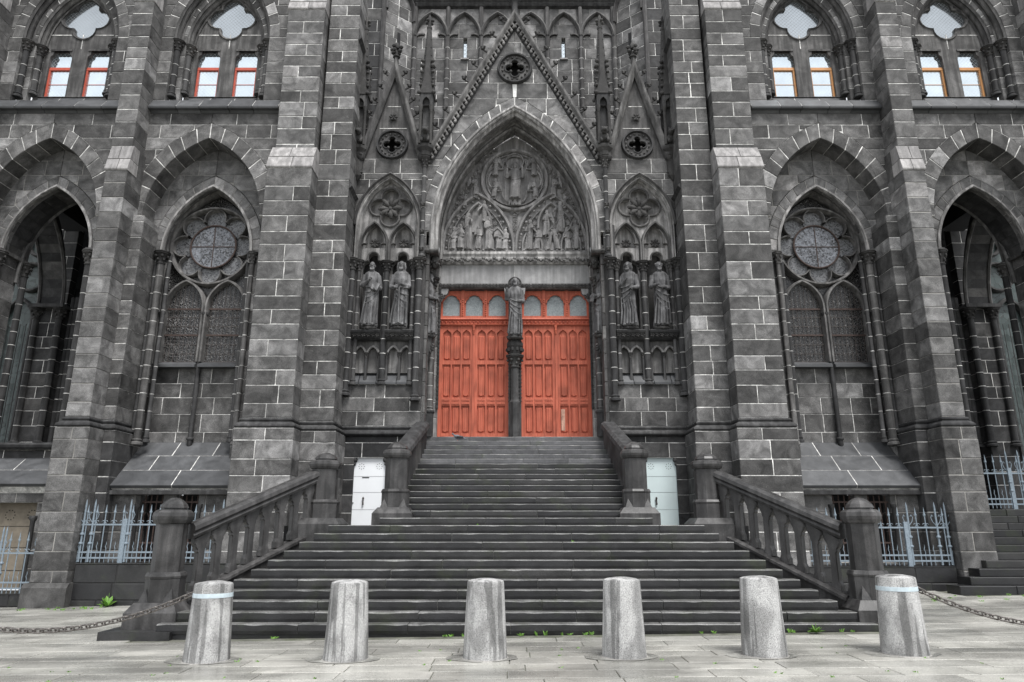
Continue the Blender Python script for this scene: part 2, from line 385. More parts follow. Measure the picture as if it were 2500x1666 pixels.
class MB:
    def __init__(s):
        s.v = []; s.f = []
    def add(s, vs, fs):
        k = len(s.v)
        s.v.extend(vs)
        s.f.extend([tuple(i + k for i in f) for f in fs])
    def box(s, x0, x1, y0, y1, z0, z1):
        s.add([(x0, y0, z0), (x1, y0, z0), (x1, y1, z0), (x0, y1, z0), (x0, y0, z1), (x1, y0, z1), (x1, y1, z1), (x0, y1, z1)],
              [(0, 1, 5, 4), (1, 2, 6, 5), (2, 3, 7, 6), (3, 0, 4, 7), (4, 5, 6, 7), (3, 2, 1, 0)])
    def prism(s, pts, y0, y1, b=0.0):
        """outline in x,z (anticlockwise seen from -y) pushed from y0 to y1, front arris softened by b"""
        n = len(pts)
        if b > 0:
            ins = []
            for i in range(n):
                p, q, r = Vector(pts[i - 1]), Vector(pts[i]), Vector(pts[(i + 1) % n])
                e1, e2 = (q - p), (r - q)
                if e1.length < 1e-6: e1 = e2
                if e2.length < 1e-6: e2 = e1
                n1 = Vector((-e1.y, e1.x)).normalized(); n2 = Vector((-e2.y, e2.x)).normalized()
                m = n1 + n2
                if m.length < 1e-4: m = n1
                m = m.normalized() * (b / max(.4, m.normalized().dot(n1)))
                ins.append((q.x + m.x, q.y + m.y))
            vs = [(x, y0, z) for x, z in ins] + [(x, y0 + b, z) for x, z in pts] + [(x, y1, z) for x, z in pts]
            fs = [tuple(range(n))]
            for k in (0, n):
                for i in range(n):
                    j = (i + 1) % n
                    fs.append((k + j, k + i, k + n + i, k + n + j))
            fs.append(tuple(range(3 * n - 1, 2 * n - 1, -1)))
        else:
            vs = [(x, y0, z) for x, z in pts] + [(x, y1, z) for x, z in pts]
            fs = [tuple(range(n)), tuple(range(2 * n - 1, n - 1, -1))]
            for i in range(n):
                j = (i + 1) % n
                fs.append((j, i, n + i, n + j))
        s.add(vs, fs)
    def loft(s, rings, cap=True, closed=True):
        n = len(rings[0])
        vs = [p for r in rings for p in r]
        fs = []
        for k in range(len(rings) - 1):
            for i in range(n if closed else n - 1):
                j = (i + 1) % n
                fs.append((k * n + i, k * n + j, (k + 1) * n + j, (k + 1) * n + i))
        if cap and closed:
            fs.append(tuple(range(n - 1, -1, -1)))
            fs.append(tuple((len(rings) - 1) * n + i for i in range(n)))
        s.add(vs, fs)
    def lathe(s, cx, cy, prof, n=12, ph=0.0, a0=0.0, a1=2 * pi, sq=1.0):
        full = abs(a1 - a0 - 2 * pi) < 1e-6
        k = n if full else n + 1
        rings = []
        for r, z in prof:
            rings.append([(cx + r * cos(a0 + ph + (a1 - a0) * i / n), cy + sq * r * sin(a0 + ph + (a1 - a0) * i / n), z) for i in range(k)])
        s.loft(rings, cap=full, closed=full)
    def tube(s, path, r, n=6, closed=False):
        """round bar along a path; r may be a number or one radius per point"""
        P = [Vector(p) for p in path]
        m = len(P)
        rr = r if isinstance(r, (list, tuple)) else [r] * m
        up = None; rings = []
        for i in range(m):
            if closed:
                t = P[(i + 1) % m] - P[i - 1]
            else:
                t = P[min(i + 1, m - 1)] - P[max(i - 1, 0)]
            if t.length < 1e-9: t = Vector((0, 0, 1))
            t.normalize()
            if up is None:
                up = Vector((0, 1, 0)) if abs(t.y) < .9 else Vector((1, 0, 0))
            u = (up - t * up.dot(t))
            if u.length < 1e-5: u = t.orthogonal()
            u.normalize(); up = u
            w = t.cross(u)
            rings.append([tuple(P[i] + (u * cos(2 * pi * k / n) + w * sin(2 * pi * k / n)) * rr[i]) for k in range(n)])
        if closed: rings.append(rings[0])
        s.loft(rings, cap=not closed)
    def lump(s, c, rx, ry=None, rz=None, nu=7, nv=4):
        ry = rx if ry is None else ry; rz = rx if rz is None else rz
        rings = []
        for j in range(nv + 1):
            t = -pi / 2 + pi * (j + .02) / (nv + .04)
            rings.append([(c[0] + rx * cos(t) * cos(2 * pi * i / nu), c[1] + ry * cos(t) * sin(2 * pi * i / nu), c[2] + rz * sin(t)) for i in range(nu)])
        s.loft(rings)
    def strip(s, x0, x1, prof, shear0=0.0, shear1=0.0):
        """profile in y,z run along x"""
        r0 = [(x0, y, z) for y, z in prof]; r1 = [(x1, y, z) for y, z in prof]
        s.loft([r0, r1])
    def plate(s, outer, holes, y0, y1, back=False):
        loops = [outer] + holes
        v3 = [[Vector((x, z, 0)) for x, z in lp] for lp in loops]
        tri = tessellate_polygon(v3)
        flat = [p for lp in loops for p in lp]
        n = len(flat)
        vs = [(x, y0, z) for x, z in flat] + [(x, y1, z) for x, z in flat]
        fs = []
        for t in tri:
            a, b, c = (Vector(flat[i]) for i in t)
            if (b - a).cross(c - a) < 0: t = (t[0], t[2], t[1])
            fs.append(tuple(t))
            if back: fs.append(tuple(n + i for i in reversed(t)))
        k = 0
        for lp in loops:
            m = len(lp)
            for i in range(m):
                j = (i + 1) % m
                fs.append((k + j, k + i, n + k + i, n + k + j))
            k += m
        s.add(vs, fs)
    def xf(s, mat):
        s.v = [tuple(mat @ Vector(p)) for p in s.v]
        return s
    def join(s, o, mat=None):
        s.add([tuple(mat @ Vector(p)) for p in o.v] if mat else o.v, o.f)
    def mesh(s, name, mat, smooth=False, mirror=True):
        vs, fs = s.v, s.f
        if XF is not None:
            vs = [tuple(XF @ Vector(p)) for p in vs]
        if mirror and SX < 0:
            vs = [(-x, y, z) for x, y, z in vs]; fs = [tuple(reversed(f)) for f in fs]
        me = bpy.data.meshes.new(name)
        me.from_pydata(vs, [], fs)
        if smooth:
            me.polygons.foreach_set('use_smooth', [True] * len(me.polygons))
            if smooth != 'all':
                me.set_sharp_from_angle(angle=radians(38))
        me.materials.append(M[mat] if isinstance(mat, str) else mat)
        me.update()
        return me
    def done(s, name, mat, parent=None, smooth=False, mirror=True):
        return link(name, s.mesh(name, mat, smooth, mirror), parent)

def tag(o, label=None, cat=None, group=None, kind=None):
    if label: o['label'] = label
    if cat: o['category'] = cat
    if group: o['group'] = group
    if kind: o['kind'] = kind
    return o

# ------------------------------------------------------------------ gothic geometry
def arch_R(w, h):
    return (w * w + h * h) / (2 * w)

def half_width(zs, w, h, t=0.0):
    R = arch_R(w, h); e = R - w
    def f(z):
        if z <= zs: return w + t
        q = (R + t) ** 2 - (z - zs) ** 2
        return max(0.0, sqrt(q) - e) if q > 0 else 0.0
    return f

def arch_pts(cx, zs, w, h, off=0.0, n=10, legs=None):
    """points from the left foot over the apex to the right foot"""
    R = arch_R(w, h); e = R - w; r = R + off
    phi = acos(max(-1, min(1, e / r)))
    right = [(cx - e + r * cos(phi * i / n), zs + r * sin(phi * i / n)) for i in range(n + 1)]
    left = [(2 * cx - x, z) for x, z in right[:-1]]
    pts = left + right[::-1]
    if legs is not None:
        pts = [(pts[0][0], legs)] + pts + [(pts[-1][0], legs)]
    return pts

def arch_poly(cx, z0, zs, w, h, off=0.0, n=10):
    return list(reversed(arch_pts(cx, zs, w, h, off, n, legs=z0)))      # anticlockwise from -y

def arch_sweep(mb, cx, zs, w, h, prof, n=12, leg=None):
    """open moulding profile [(offset, y)...] carried round a pointed arch"""
    rings = []
    cols = [arch_pts(cx, zs, w, h, o, n, leg) for o, y in prof]
    for i in range(len(cols[0])):
        rings.append([(cols[k][i][0], prof[k][1], cols[k][i][1]) for k in range(len(prof))])
    mb.loft(rings, closed=False)

def bar_prof(a, y0, y1):
    """closed tracery bar section about a centre line: chamfered, roll front"""
    ym = y0 + (y1 - y0) * .45
    return [(a, y1), (a, ym), (a * .45, y0), (-a * .45, y0), (-a, ym), (-a, y1)]

def arc_bar(mb, cx, cz, r, a0, a1, prof, n=14):
    rings = []
    for i in range(n + 1):
        a = a0 + (a1 - a0) * i / n
        rings.append([(cx + (r + o) * cos(a), y, cz + (r + o) * sin(a)) for o, y in prof])
    mb.loft(rings, closed=False)

def foil_pts(cx, cz, d, r, n=4, rot=pi / 2, k=9):
    """outline of a foil with n lobes (anticlockwise)"""
    hh = pi / n
    q = d * cos(hh) + sqrt(max(0, r * r - (d * sin(hh)) ** 2))
    pts = []
    for i in range(n):
        t = rot + 2 * pi * i / n
        c = (cx + d * cos(t), cz + d * sin(t))
        pa = (cx + q * cos(t - hh), cz + q * sin(t - hh)); pb = (cx + q * cos(t + hh), cz + q * sin(t + hh))
        A = atan2(pa[1] - c[1], pa[0] - c[0]); B = atan2(pb[1] - c[1], pb[0] - c[0])
        while B < A: B += 2 * pi
        for j in range(k):
            a = A + (B - A) * j / k
            pts.append((c[0] + r * cos(a), c[1] + r * sin(a)))
    return pts

def circle_pts(cx, cz, r, n=28):
    return [(cx + r * cos(2 * pi * i / n), cz + r * sin(2 * pi * i / n)) for i in range(n)]

def trefoil_head(cx, z0, zs, w, top):
    """round-shouldered trefoil niche outline, anticlockwise from the foot"""
    pts = [(cx - w, z0), (cx + w, z0), (cx + w, zs)]
    r1 = w * .52
    for i in range(1, 6):
        a = pi * .5 * i / 5
        pts.append((cx + w - r1 + r1 * cos(a), zs + r1 * sin(a) * 1.1))
    r2 = w * .50
    zc = top - r2
    for i in range(9):
        a = -.25 + (pi + .5) * i / 8
        pts.append((cx + r2 * cos(a), zc + r2 * sin(a)))
    for i in range(5, -1, -1):
        a = pi * .5 * i / 5
        pts.append((cx - w + r1 - r1 * cos(a), zs + r1 * sin(a) * 1.1))
    return pts

# ------------------------------------------------------------------ masonry
_rng = random.Random(11)
COURSE = [-0.30]
while COURSE[-1] < 23:
    COURSE.append(COURSE[-1] + _rng.choice([.37, .40, .42, .44, .47, .50]))

def courses(z0, z1):
    c = [z for z in COURSE if z0 + .16 < z < z1 - .16]
    return [z0] + c + [z1]

def stone_wall(parent, regions, zs, y, depth, seed=0, wlo=.55, whi=1.15, gap=.019, mat='stone', mortar='mortar', bev=.012,
               name='stone', jit=.007, mdepth=None, odd=None, odd_mat='stone_pale', lift=.009):
    """courses of separate blocks; a region is (left(z), right(z)); the joints are the mortar set back behind the faces"""
    rg = random.Random(seed)
    mo = MB()
    for (fa, fb) in regions:
        A = fa if callable(fa) else (lambda z, q=fa: q)
        B = fb if callable(fb) else (lambda z, q=fb: q)
        for ci in range(len(zs) - 1):
            z0, z1 = zs[ci], zs[ci + 1]
            curved = callable(fa) or callable(fb)
            L = 6 if curved else 1
            lv = [z0 + (z1 - z0) * i / L for i in range(L + 1)]
            row = [(z, A(z), B(z)) for z in lv if B(z) - A(z) > .012]
            if len(row) < 2: continue
            rp = [(b - .006, z) for z, a, b in row]; lp = [(a + .006, z) for z, a, b in row]
            mo.prism(lp[:1] + rp + lp[:0:-1], y + lift, y + (mdepth or depth * .8 - .006))
            g = gap / 2
            za, zb = z0 + g, z1 - g
            lo = min(a for z, a, b in row); hi = max(b for z, a, b in row)
            xs = [lo - .01]
            x = lo + (rg.uniform(.35, 1.0) * wlo if ci % 2 else rg.uniform(.8, 1.0) * whi)
            while x < hi - wlo * .45:
                xs.append(x); x += rg.uniform(wlo, whi)
            xs.append(hi + .01)
            for k in range(len(xs) - 1):
                za, zb = z0 + g * rg.uniform(.45, 1.2), z1 - g * rg.uniform(.45, 1.2)
                jl, jr = xs[k] + (g if k else 0), xs[k + 1] - (g if k < len(xs) - 2 else 0)
                pl, pr = [], []
                for i in range(L + 1):
                    z = za + (zb - za) * i / L
                    l, r = max(jl, A(z) + (g * .6 if callable(fa) else 0)), min(jr, B(z) - (g * .6 if callable(fb) else 0))
                    if r - l > .015:
                        pl.append((l, z)); pr.append((r, z))
                if len(pl) < 2: continue
                poly = pl[:1] + pr + pl[:0:-1]
                m = MB(); m.prism(poly, y - rg.uniform(0, jit), y + depth * .8, bev)
                mt = mat
                if odd and rg.random() < odd: mt = odd_mat
                m.done(name, mt, parent)
    if mo.v:
        mo.done('mortar', mortar, parent)

def pier(parent, d0, d1, y0, y1, zs, seed=0, pair=.62, gap=.018, mat='stone', odd=.10, odd_mat='stone_pale', mortar='mortar', bev=.014, single=False):
    """a pier shaft: whole blocks, one or two to a course, seen on the front and on the flanks"""
    rg = random.Random(seed)
    mo = MB()
    mo.box(d0 + .009, d1 - .009, y0 + .009, y1, zs[0], zs[-1])
    for i in range(len(zs) - 1):
        za, zb = zs[i] + gap / 2, zs[i + 1] - gap / 2
        if single or (i + seed) % 2 == 0:
            cuts = [d0, d1] if (single or rg.random() < .8) else [d0, d0 + (d1 - d0) * rg.uniform(.3, .7), d1]
        else:
            cuts = [d0, d0 + (d1 - d0) * rg.uniform(.36, .64), d1]
        for k in range(len(cuts) - 1):
            a = cuts[k] + (gap / 2 if k else 0); b = cuts[k + 1] - (gap / 2 if k < len(cuts) - 2 else 0)
            j = rg.uniform(0, .006)
            m = MB(); m.prism([(a - (0 if k else j), za), (b + (j if k == len(cuts) - 2 else 0), za), (b + (j if k == len(cuts) - 2 else 0), zb), (a - (0 if k else j), zb)],
                              y0 - j, y1, bev)
            m.done('stone', odd_mat if rg.random() < odd else mat, parent)
    mo.done('mortar', mortar, parent)

def voussoirs(parent, cx, zs, w, h, t, y0, y1, n=9, gap=.022, mat='stone', mortar='mortar', seed=0, bev=.012, name='voussoir', halves=(1, -1), tmin=0.0):
    """separate wedge stones of a pointed arch; both halves meet on a vertical joint at the apex"""
    R = arch_R(w, h); e = R - w
    phi = lambda r: acos(max(-1, min(1, e / r)))
    rg = random.Random(seed)
    mo = MB()
    def pt(s, r, f):
        a = phi(r) * f
        return (cx + s * (-e + r * cos(a)), zs + r * sin(a))
    for s in halves:
        K = 24
        for k in range(K):
            f0, f1 = tmin + (1 - tmin) * k / K, tmin + (1 - tmin) * (k + 1) / K
            q = [pt(s, R + .008, f0), pt(s, R + t, f0), pt(s, R + t, f1), pt(s, R + .008, f1)]
            if s < 0: q = q[::-1]
            mo.prism(q, y0 + .009, y1)
        cuts = [tmin + (1 - tmin) * (i + (rg.uniform(-.14, .14) if 0 < i < n else 0)) / n for i in range(n + 1)]
        df = gap / 2 / (R * phi(R))
        for i in range(n):
            f0 = cuts[i] + df; f1 = cuts[i + 1] - df
            q = [pt(s, R, f0), pt(s, R + t, f0), pt(s, R + t, (f0 + f1) / 2), pt(s, R + t, f1), pt(s, R, f1), pt(s, R, (f0 + f1) / 2)]
            if s < 0: q = q[::-1]
            m = MB(); m.prism(q, y0 - rg.uniform(0, .006), y1 - .003, bev)
            m.done(name, mat, parent)
    mo.done('mortar', mortar, parent)

def shaft(parent, x, y, z0, z1, r, mat='trim_dark', joints=True, cap=True, base=True, n=12, capmat='carved', caph=.34, step=1, name='colonnette'):
    """round wall shaft with moulded base, carved capital and pale mortar rings in its joints"""
    m = MB()
    p = [(r, z0), (r, z1)]
    if base:
        p = [(r * 1.7, z0), (r * 1.7, z0 + .05), (r * 1.25, z0 + .09), (r * 1.45, z0 + .13), (r, z0 + .17), (r, z1)]
    m.lathe(x, y, p, n)
    o = m.done(name, mat, parent, smooth=True)
    if joints:
        j = MB()
        for z in [c for c in COURSE if z0 + .3 < c < z1 - .2][::step]:
            j.lathe(x, y, [(r * 1.03, z - .008), (r * 1.03, z + .008)], n)
        if j.v: j.done('mortar_ring', 'mortar', parent)
    if cap:
        capital(parent, x, y, z1, r, caph, capmat)
    return o

_rc = random.Random(5)
def capital(parent, x, y, z, r, h=.34, mat='carved', abacus=True):
    m = MB()
    m.lathe(x, y, [(r * 1.25, z), (r * 1.3, z + .03), (r * 1.02, z + .05), (r * 1.1, z + h * .3), (r * 1.7, z + h * .72), (r * 1.9, z + h * .76)], 10)
    for lev, k, rad in ((.32, 5, 1.35), (.6, 6, 1.8)):
        for i in range(k):
            a = 2 * pi * i / k + lev * 3 + .3
            m.lump((x + r * rad * cos(a), y + r * rad * sin(a), z + h * lev), r * .42, r * .42, h * .13, 6, 3)
    if abacus:
        m.lathe(x, y, [(r * 2.0, z + h * .76), (r * 2.3, z + h * .82), (r * 2.15, z + h * .88), (r * 2.45, z + h * .93), (r * 2.45, z + h)], 8, ph=pi / 8)
    return m.done('capital', mat, parent, smooth=True)

def ico_cluster(c, r, k, seed, flat=1.0):
    """carved leaf boss: a small eye ringed by curling, lobed leaves"""
    rg = random.Random(seed); m = MB()
    m.lump((c[0], c[1] - .12 * r * flat, c[2]), r * .2, r * .2 * flat, r * .2)
    for i in range(k):
        a = 2 * pi * i / k + rg.uniform(-.15, .15)
        ca, sa = cos(a), sin(a)
        def P(q, t, d): return (c[0] + r * (q * ca - t * sa), c[1] - d * r * flat, c[2] + r * (q * sa + t * ca))
        m.tube([P(.1, 0, .05), P(.45, 0, .22), P(.75, 0, .28), P(.95, .02, .12)], [r * .08, r * .18, r * .20, r * .08], 6)
        for t in (-1, 1):
            m.tube([P(.35, 0, .1), P(.55, t * .16, .2), P(.72, t * .26, .1)], [r * .08, r * .15, r * .07], 5)
        m.lump(P(.84, .0, .30), r * .17, r * .14 * flat, r * .17, 6, 4)
    return m

def crocket_mesh(size=1.0, mat='carved'):
    """leaf hook: stem rising, curling over into a knob (points to +x, foot at the origin)"""
    m = MB()
    m.tube([(0, 0, -.05), (.05, 0, .02), (.12, 0, .05), (.18, 0, .12)], [.05, .04, .035, .03], 6)
    m.lump((.19, 0, .16), .085, .085, .075, 8, 5)
    m.lump((.24, -.04, .19), .05, .05, .045, 6, 3)
    m.lump((.13, -.05, .19), .05, .05, .045, 6, 3)
    m.lump((.21, -.06, .11), .045, .045, .045, 6, 3)
    m.lump((.19, .05, .21), .04)
    m.v = [(x * size, y * size, z * size) for x, y, z in m.v]
    return m.mesh('crocket', mat, smooth='all', mirror=False)

def finial(mb, x, y, z, r):
    mb.lathe(x, y, [(r * .45, z), (r * .42, z + r * 1.2), (r * .7, z + r * 1.3), (r * .7, z + r * 1.5), (r * .35, z + r * 1.7), (r * .35, z + r * 2.4)], 8)
    for lev, k, q in ((2.5, 4, .75), (3.2, 4, .95)):
        for i in range(k):
            a = 2 * pi * i / k + .4
            mb.lump((x + r * q * cos(a), y + r * q * sin(a), z + r * lev), r * .42, r * .42, r * .36, 6, 4)
    mb.lathe(x, y, [(r * .4, z + r * 3.2), (r * .5, z + r * 3.8), (r * .28, z + r * 4.3), (.004, z + r * 4.7)], 8)


def wrap(mb, d0, d1, y0, yb, prof):
    """moulding carried round the front and both flanks of a pier: [(projection, z)...]"""
    path = []
    for o, z in prof:
        path.append([(d0 - o, yb, z), (d0 - o, y0 - o, z), (d1 + o, y0 - o, z), (d1 + o, yb, z)])
    mb.loft(path, cap=False, closed=False)
    for end in (0, 3):
        pass

# ================================================================== the church front
NAME = {-1: 'left', 1: 'right'}
STRING = [(.0, 4.27), (.05, 4.24), (.05, 4.21), (.02, 4.17), (.09, 4.13), (.13, 4.09), (.14, 4.05), (.11, 4.01), (.0, 3.99)]

def weathering(parent, d0, d1, yf, yb, zl, zm, zt, pale_cap=True):
    """two courses of sloping cap stones with a drip lip below"""
    mt = 'weather_pale' if pale_cap else 'weather'
    yq = yf + (yb - yf) * .3
    dm = d0 + (d1 - d0) * .46
    for a, b in ((d0 - .015, dm - .008), (dm + .008, d1 + .015)):
        m = MB(); m.strip(a, b, [(yf - .03, zl + .03), (yf - .03, zl + .06), (yq, zm - .01), (yb + .3, zm - .01), (yb + .3, zl), (yf - .01, zl)])
        m.done('cap_stone', mt, parent)
    dm = d0 + (d1 - d0) * .55
    for a, b in ((d0 - .008, dm - .008), (dm + .008, d1 + .008)):
        m = MB(); m.strip(a, b, [(yq, zm + .01), (yb, zt), (yb + .3, zt), (yb + .3, zm + .01)])
        m.done('cap_stone', mt, parent)
    m = MB(); m.box(d0 + .01, d1 - .01, yq + .02, yb + .28, zm - .012, zm + .012); m.box(d0 + .004, d1 - .004, yb + .29, yb + 1.0, zl - .01, zt + .01); m.done('mortar', 'stone', parent)

def inner_pier(s):
    global SX
    SX = s
    t = thing('buttress_pier', f'tall dark stone pier just {NAME[s]} of the portal, stepped in two planes', 'buttress',
              (s * 6.2, 17.5, 0))
    sd = 3 if s < 0 else 8
    # foot
    pier(t, 5.53, 7.03, 17.37, 18.9, courses(-.3, 4.0), sd, odd=.12)
    pier(t, 4.63, 5.53, 17.98, 19.05, courses(-.3, 4.0), sd + 1, mat='stone')
    m = MB(); wrap(m, 5.65, 6.9, 17.49, 18.9, STRING); wrap(m, 4.75, 5.64, 18.1, 19.05, STRING); m.done('string_moulding', 'trim_dark', t)
    # shafts
    pier(t, 5.65, 6.9, 17.5, 18.9, courses(4.27, 11.26), sd + 2, odd=.2)
    pier(t, 4.75, 5.65, 18.1, 19.05, courses(4.27, 18.6), sd + 3, odd=.12)
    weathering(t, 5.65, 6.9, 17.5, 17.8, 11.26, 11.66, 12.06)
    pier(t, 5.73, 6.83, 17.8, 18.9, courses(12.0, 16.72), sd + 4, mat='stone_pale' if s < 0 else 'stone', odd=.35, odd_mat='stone')
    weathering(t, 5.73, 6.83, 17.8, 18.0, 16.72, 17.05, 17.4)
    pier(t, 5.80, 6.76, 18.0, 18.9, courses(17.4, 18.7), sd + 5)
    # drip stones low and high on the inner flank
    for z in (11.05, 16.0):
        m = MB()
        m.add([(4.75, 18.14, z + .12), (4.75, 19.0, z + .12), (4.66, 19.0, z), (4.66, 18.14, z), (4.75, 18.14, z - .1), (4.75, 19.0, z - .1)],
              [(0, 1, 2, 3), (3, 2, 5, 4), (0, 3, 4), (1, 5, 2)])
        m.done('drip_stone', 'trim_dark', t)
    return t

def outer_buttress(s, off=0.0):
    global SX, XF
    SX = s
    lab = f'slender dark buttress between the two {NAME[s]} window bays, with pale sloping caps' if not off else f'dark buttress cut off by the {NAME[s]} edge of the view, beyond the porch arch'
    t = thing('buttress', lab, 'buttress', (s * (10.95 + off), 17.3, 0))
    XF = Matrix.Translation((off, 0, 0)) if off else None
    sd = 21 if s < 0 else 31
    if off: sd += 40
    m = MB(); m.box(10.40, 11.46, 17.06, 18.6, -.45, .24); m.strip(10.40, 11.46, [(17.06, .24), (17.14, .34), (18.6, .34), (18.6, .24)])
    m.done('plinth', 'stone_dark', t)
    pier(t, 10.51, 11.37, 17.18, 18.75, courses(.34, 4.0), sd, odd=.1, mortar='mortar_dull')
    m = MB(); wrap(m, 10.65, 11.24, 17.3, 18.75, STRING); wrap(m, 10.34, 11.55, 17.9, 18.75, STRING); m.done('string_moulding', 'trim_dark', t)
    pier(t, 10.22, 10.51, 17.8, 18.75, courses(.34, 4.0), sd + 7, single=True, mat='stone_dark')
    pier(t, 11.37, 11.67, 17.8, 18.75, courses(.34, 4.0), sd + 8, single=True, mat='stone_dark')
    pier(t, 10.65, 11.24, 17.3, 18.75, courses(4.27, 11.08), sd + 1, single=True, odd=.3, mortar='mortar_dull')
    pier(t, 10.34, 10.65, 17.9, 18.75, courses(4.27, 10.0), sd + 2, single=True, mat='stone', odd=.05)
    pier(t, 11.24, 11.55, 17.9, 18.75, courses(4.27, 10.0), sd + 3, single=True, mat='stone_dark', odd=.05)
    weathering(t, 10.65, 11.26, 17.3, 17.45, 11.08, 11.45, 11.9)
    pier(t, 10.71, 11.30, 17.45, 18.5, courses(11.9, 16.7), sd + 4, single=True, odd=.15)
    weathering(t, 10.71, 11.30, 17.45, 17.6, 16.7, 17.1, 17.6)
    pier(t, 10.76, 11.25, 17.6, 18.5, courses(17.6, 18.8), sd + 5, single=True)
    XF = None
    return t

# ------------------------------------------------------------------ window bays
def upper_window(t, cx, s, frame):
    """deep double-ordered window over the string course"""
    # the two receding orders
    for w, tt, y0, y1, sd in ((1.45, .30, 18.1, 18.36, 1), (1.19, .26, 18.37, 18.62, 2)):
        voussoirs(t, cx, 15.97, w, w * 1.72, tt, y0, y1, 8, seed=sd + int(cx * 10), mat='stone')
        m = MB()
        arch_sweep(m, cx, 15.97, w, w * 1.72, [(0, y0 + .02), (-.05, y0 + .06), (-.02, y0 + .12), (-.09, y0 + .17), (-.10, y0 + .22), (-.04, y0 + .26), (-.16, y1)], 12, leg=15.9)
        m.done('arch_moulding', 'trim', t, smooth=True)
    for sg in (-1, 1):
        for w, y in ((1.38, 18.28), (1.14, 18.53)):
            shaft(t, cx + sg * w, y, 14.0 if w > 1.2 else 14.25, 15.62, .085, mat='trim_dark', caph=.33)
        # stepped jamb stones behind the shafts
        zz = courses(13.95, 15.95)
        a, b = (cx - 1.46, cx - 1.18) if sg < 0 else (cx + 1.18, cx + 1.46)
        stone_wall(t, [(a, b)], zz, 18.36, .25, seed=int(cx * 7) + sg, wlo=.5, whi=.8)
        a, b = (cx - 1.19, cx - 1.06) if sg < 0 else (cx + 1.06, cx + 1.19)
        stone_wall(t, [(a, b)], zz, 18.62, .4, seed=int(cx * 9) + sg, wlo=.5, whi=.8)
    w_ = MB()
    # plate with quatrefoil and two shouldered lights
    outer = arch_poly(cx, 14.28, 15.97, 1.11, 2.1, 0, 10)
    holes = [foil_pts(cx, 17.08, .37, .335, 4)]
    for c in (cx - .58, cx + .58):
        holes.append([(c - .345, 14.3), (c + .345, 14.3), (c + .345, 15.62), (c + .33, 15.72), (c + .26, 15.78), (c + .245, 15.9),
                      (c - .245, 15.9), (c - .26, 15.78), (c - .33, 15.72), (c - .345, 15.62)])
    w_.plate(outer, holes, 18.66, 18.82)
    win = w_.done('window', 'trim', t)
    m = MB()
    for c in (cx - .58, cx + .58):
        m.box(c - .33, c + .33, 18.63, 18.72, 15.9, 15.96)
    for hp in (holes[0],):
        n = len(hp)
        m.loft([[(x, 18.66, z) for x, z in hp] + [(hp[0][0], 18.66, hp[0][1])],
                [(cx + (x - cx) * 1.10, 18.615, 17.08 + (z - 17.08) * 1.10) for x, z in hp + [hp[0]]],
                [(cx + (x - cx) * 1.14, 18.66, 17.08 + (z - 17.08) * 1.14) for x, z in hp + [hp[0]]]], closed=False)
    m.done('label_moulding', 'trim', win)
    # joints drawn as thin mortar fillets on the plate
    j = MB()
    j.box(cx - .012, cx + .012, 18.652, 18.67, 15.98, 16.5)
    for sg in (-1, 1):
        xs = sorted((cx + sg * .36, cx + sg * 1.09)); j.box(xs[0], xs[1], 18.652, 18.67, 16.47, 16.495)
        xs = sorted((cx + sg * .95, cx + sg * 1.1)); j.box(xs[0], xs[1], 18.652, 18.67, 15.88, 15.9)
    j.done('mortar', 'mortar', win)
    for c in (cx - .58, cx + .58):
        m = MB(); m.box(c - .36, c + .36, 18.785, 18.795, 14.26, 15.93); m.done('pane', 'glass_up', win)
        f = MB()
        f.box(c - .36, c + .36, 18.745, 18.784, 15.33, 15.38); f.box(c - .36, c + .36, 18.73, 18.784, 15.275, 15.327)
        f.box(c - .36, c - .295, 18.735, 18.784, 14.26, 15.272); f.box(c + .295, c + .36, 18.735, 18.784, 14.26, 15.272)
        f.box(c - .293, c + .293, 18.77, 18.784, 14.78, 14.795)
        f.done('frame', frame, win)
    m = MB(); m.prism(circle_pts(cx, 17.08, .78, 24), 18.735, 18.745); m.done('pane', 'glass_foil_up', win)
    # sill stones
    k = 3
    for i in range(k):
        a = cx - 1.12 + 2.24 * i / k + .012; b = cx - 1.12 + 2.24 * (i + 1) / k - .012
        m = MB(); m.strip(a, b, [(18.40, 13.78), (18.40, 13.83), (18.70, 14.28), (18.95, 14.28), (18.95, 13.78)]); m.done('sill_stone', 'weather', t)
    m = MB(); m.strip(cx - 1.11, cx + 1.11, [(18.407, 13.78), (18.407, 13.83), (18.705, 14.272), (18.9, 14.2), (18.9, 13.78)]); m.done('mortar', 'mortar', t)

def string_course(t, lo, hi, n, seed):
    rg = random.Random(seed)
    xs = [lo] + [lo + (hi - lo) * (i + rg.uniform(-.15, .15)) / n for i in range(1, n)] + [hi]
    for i in range(n):
        m = MB(); m.strip(xs[i] + .008, xs[i + 1] - .008, [(17.90, 13.40), (17.88, 13.44), (17.88, 13.47), (18.11, 13.80), (18.45, 13.80), (18.45, 13.34), (18.08, 13.34), (18.02, 13.40)])
        m.done('string_stone', 'weather', t)
    m = MB(); m.strip(lo, hi, [(17.887, 13.47), (18.115, 13.793), (18.25, 13.78), (18.25, 13.42), (18.06, 13.42)]); m.done('mortar', 'mortar', t)

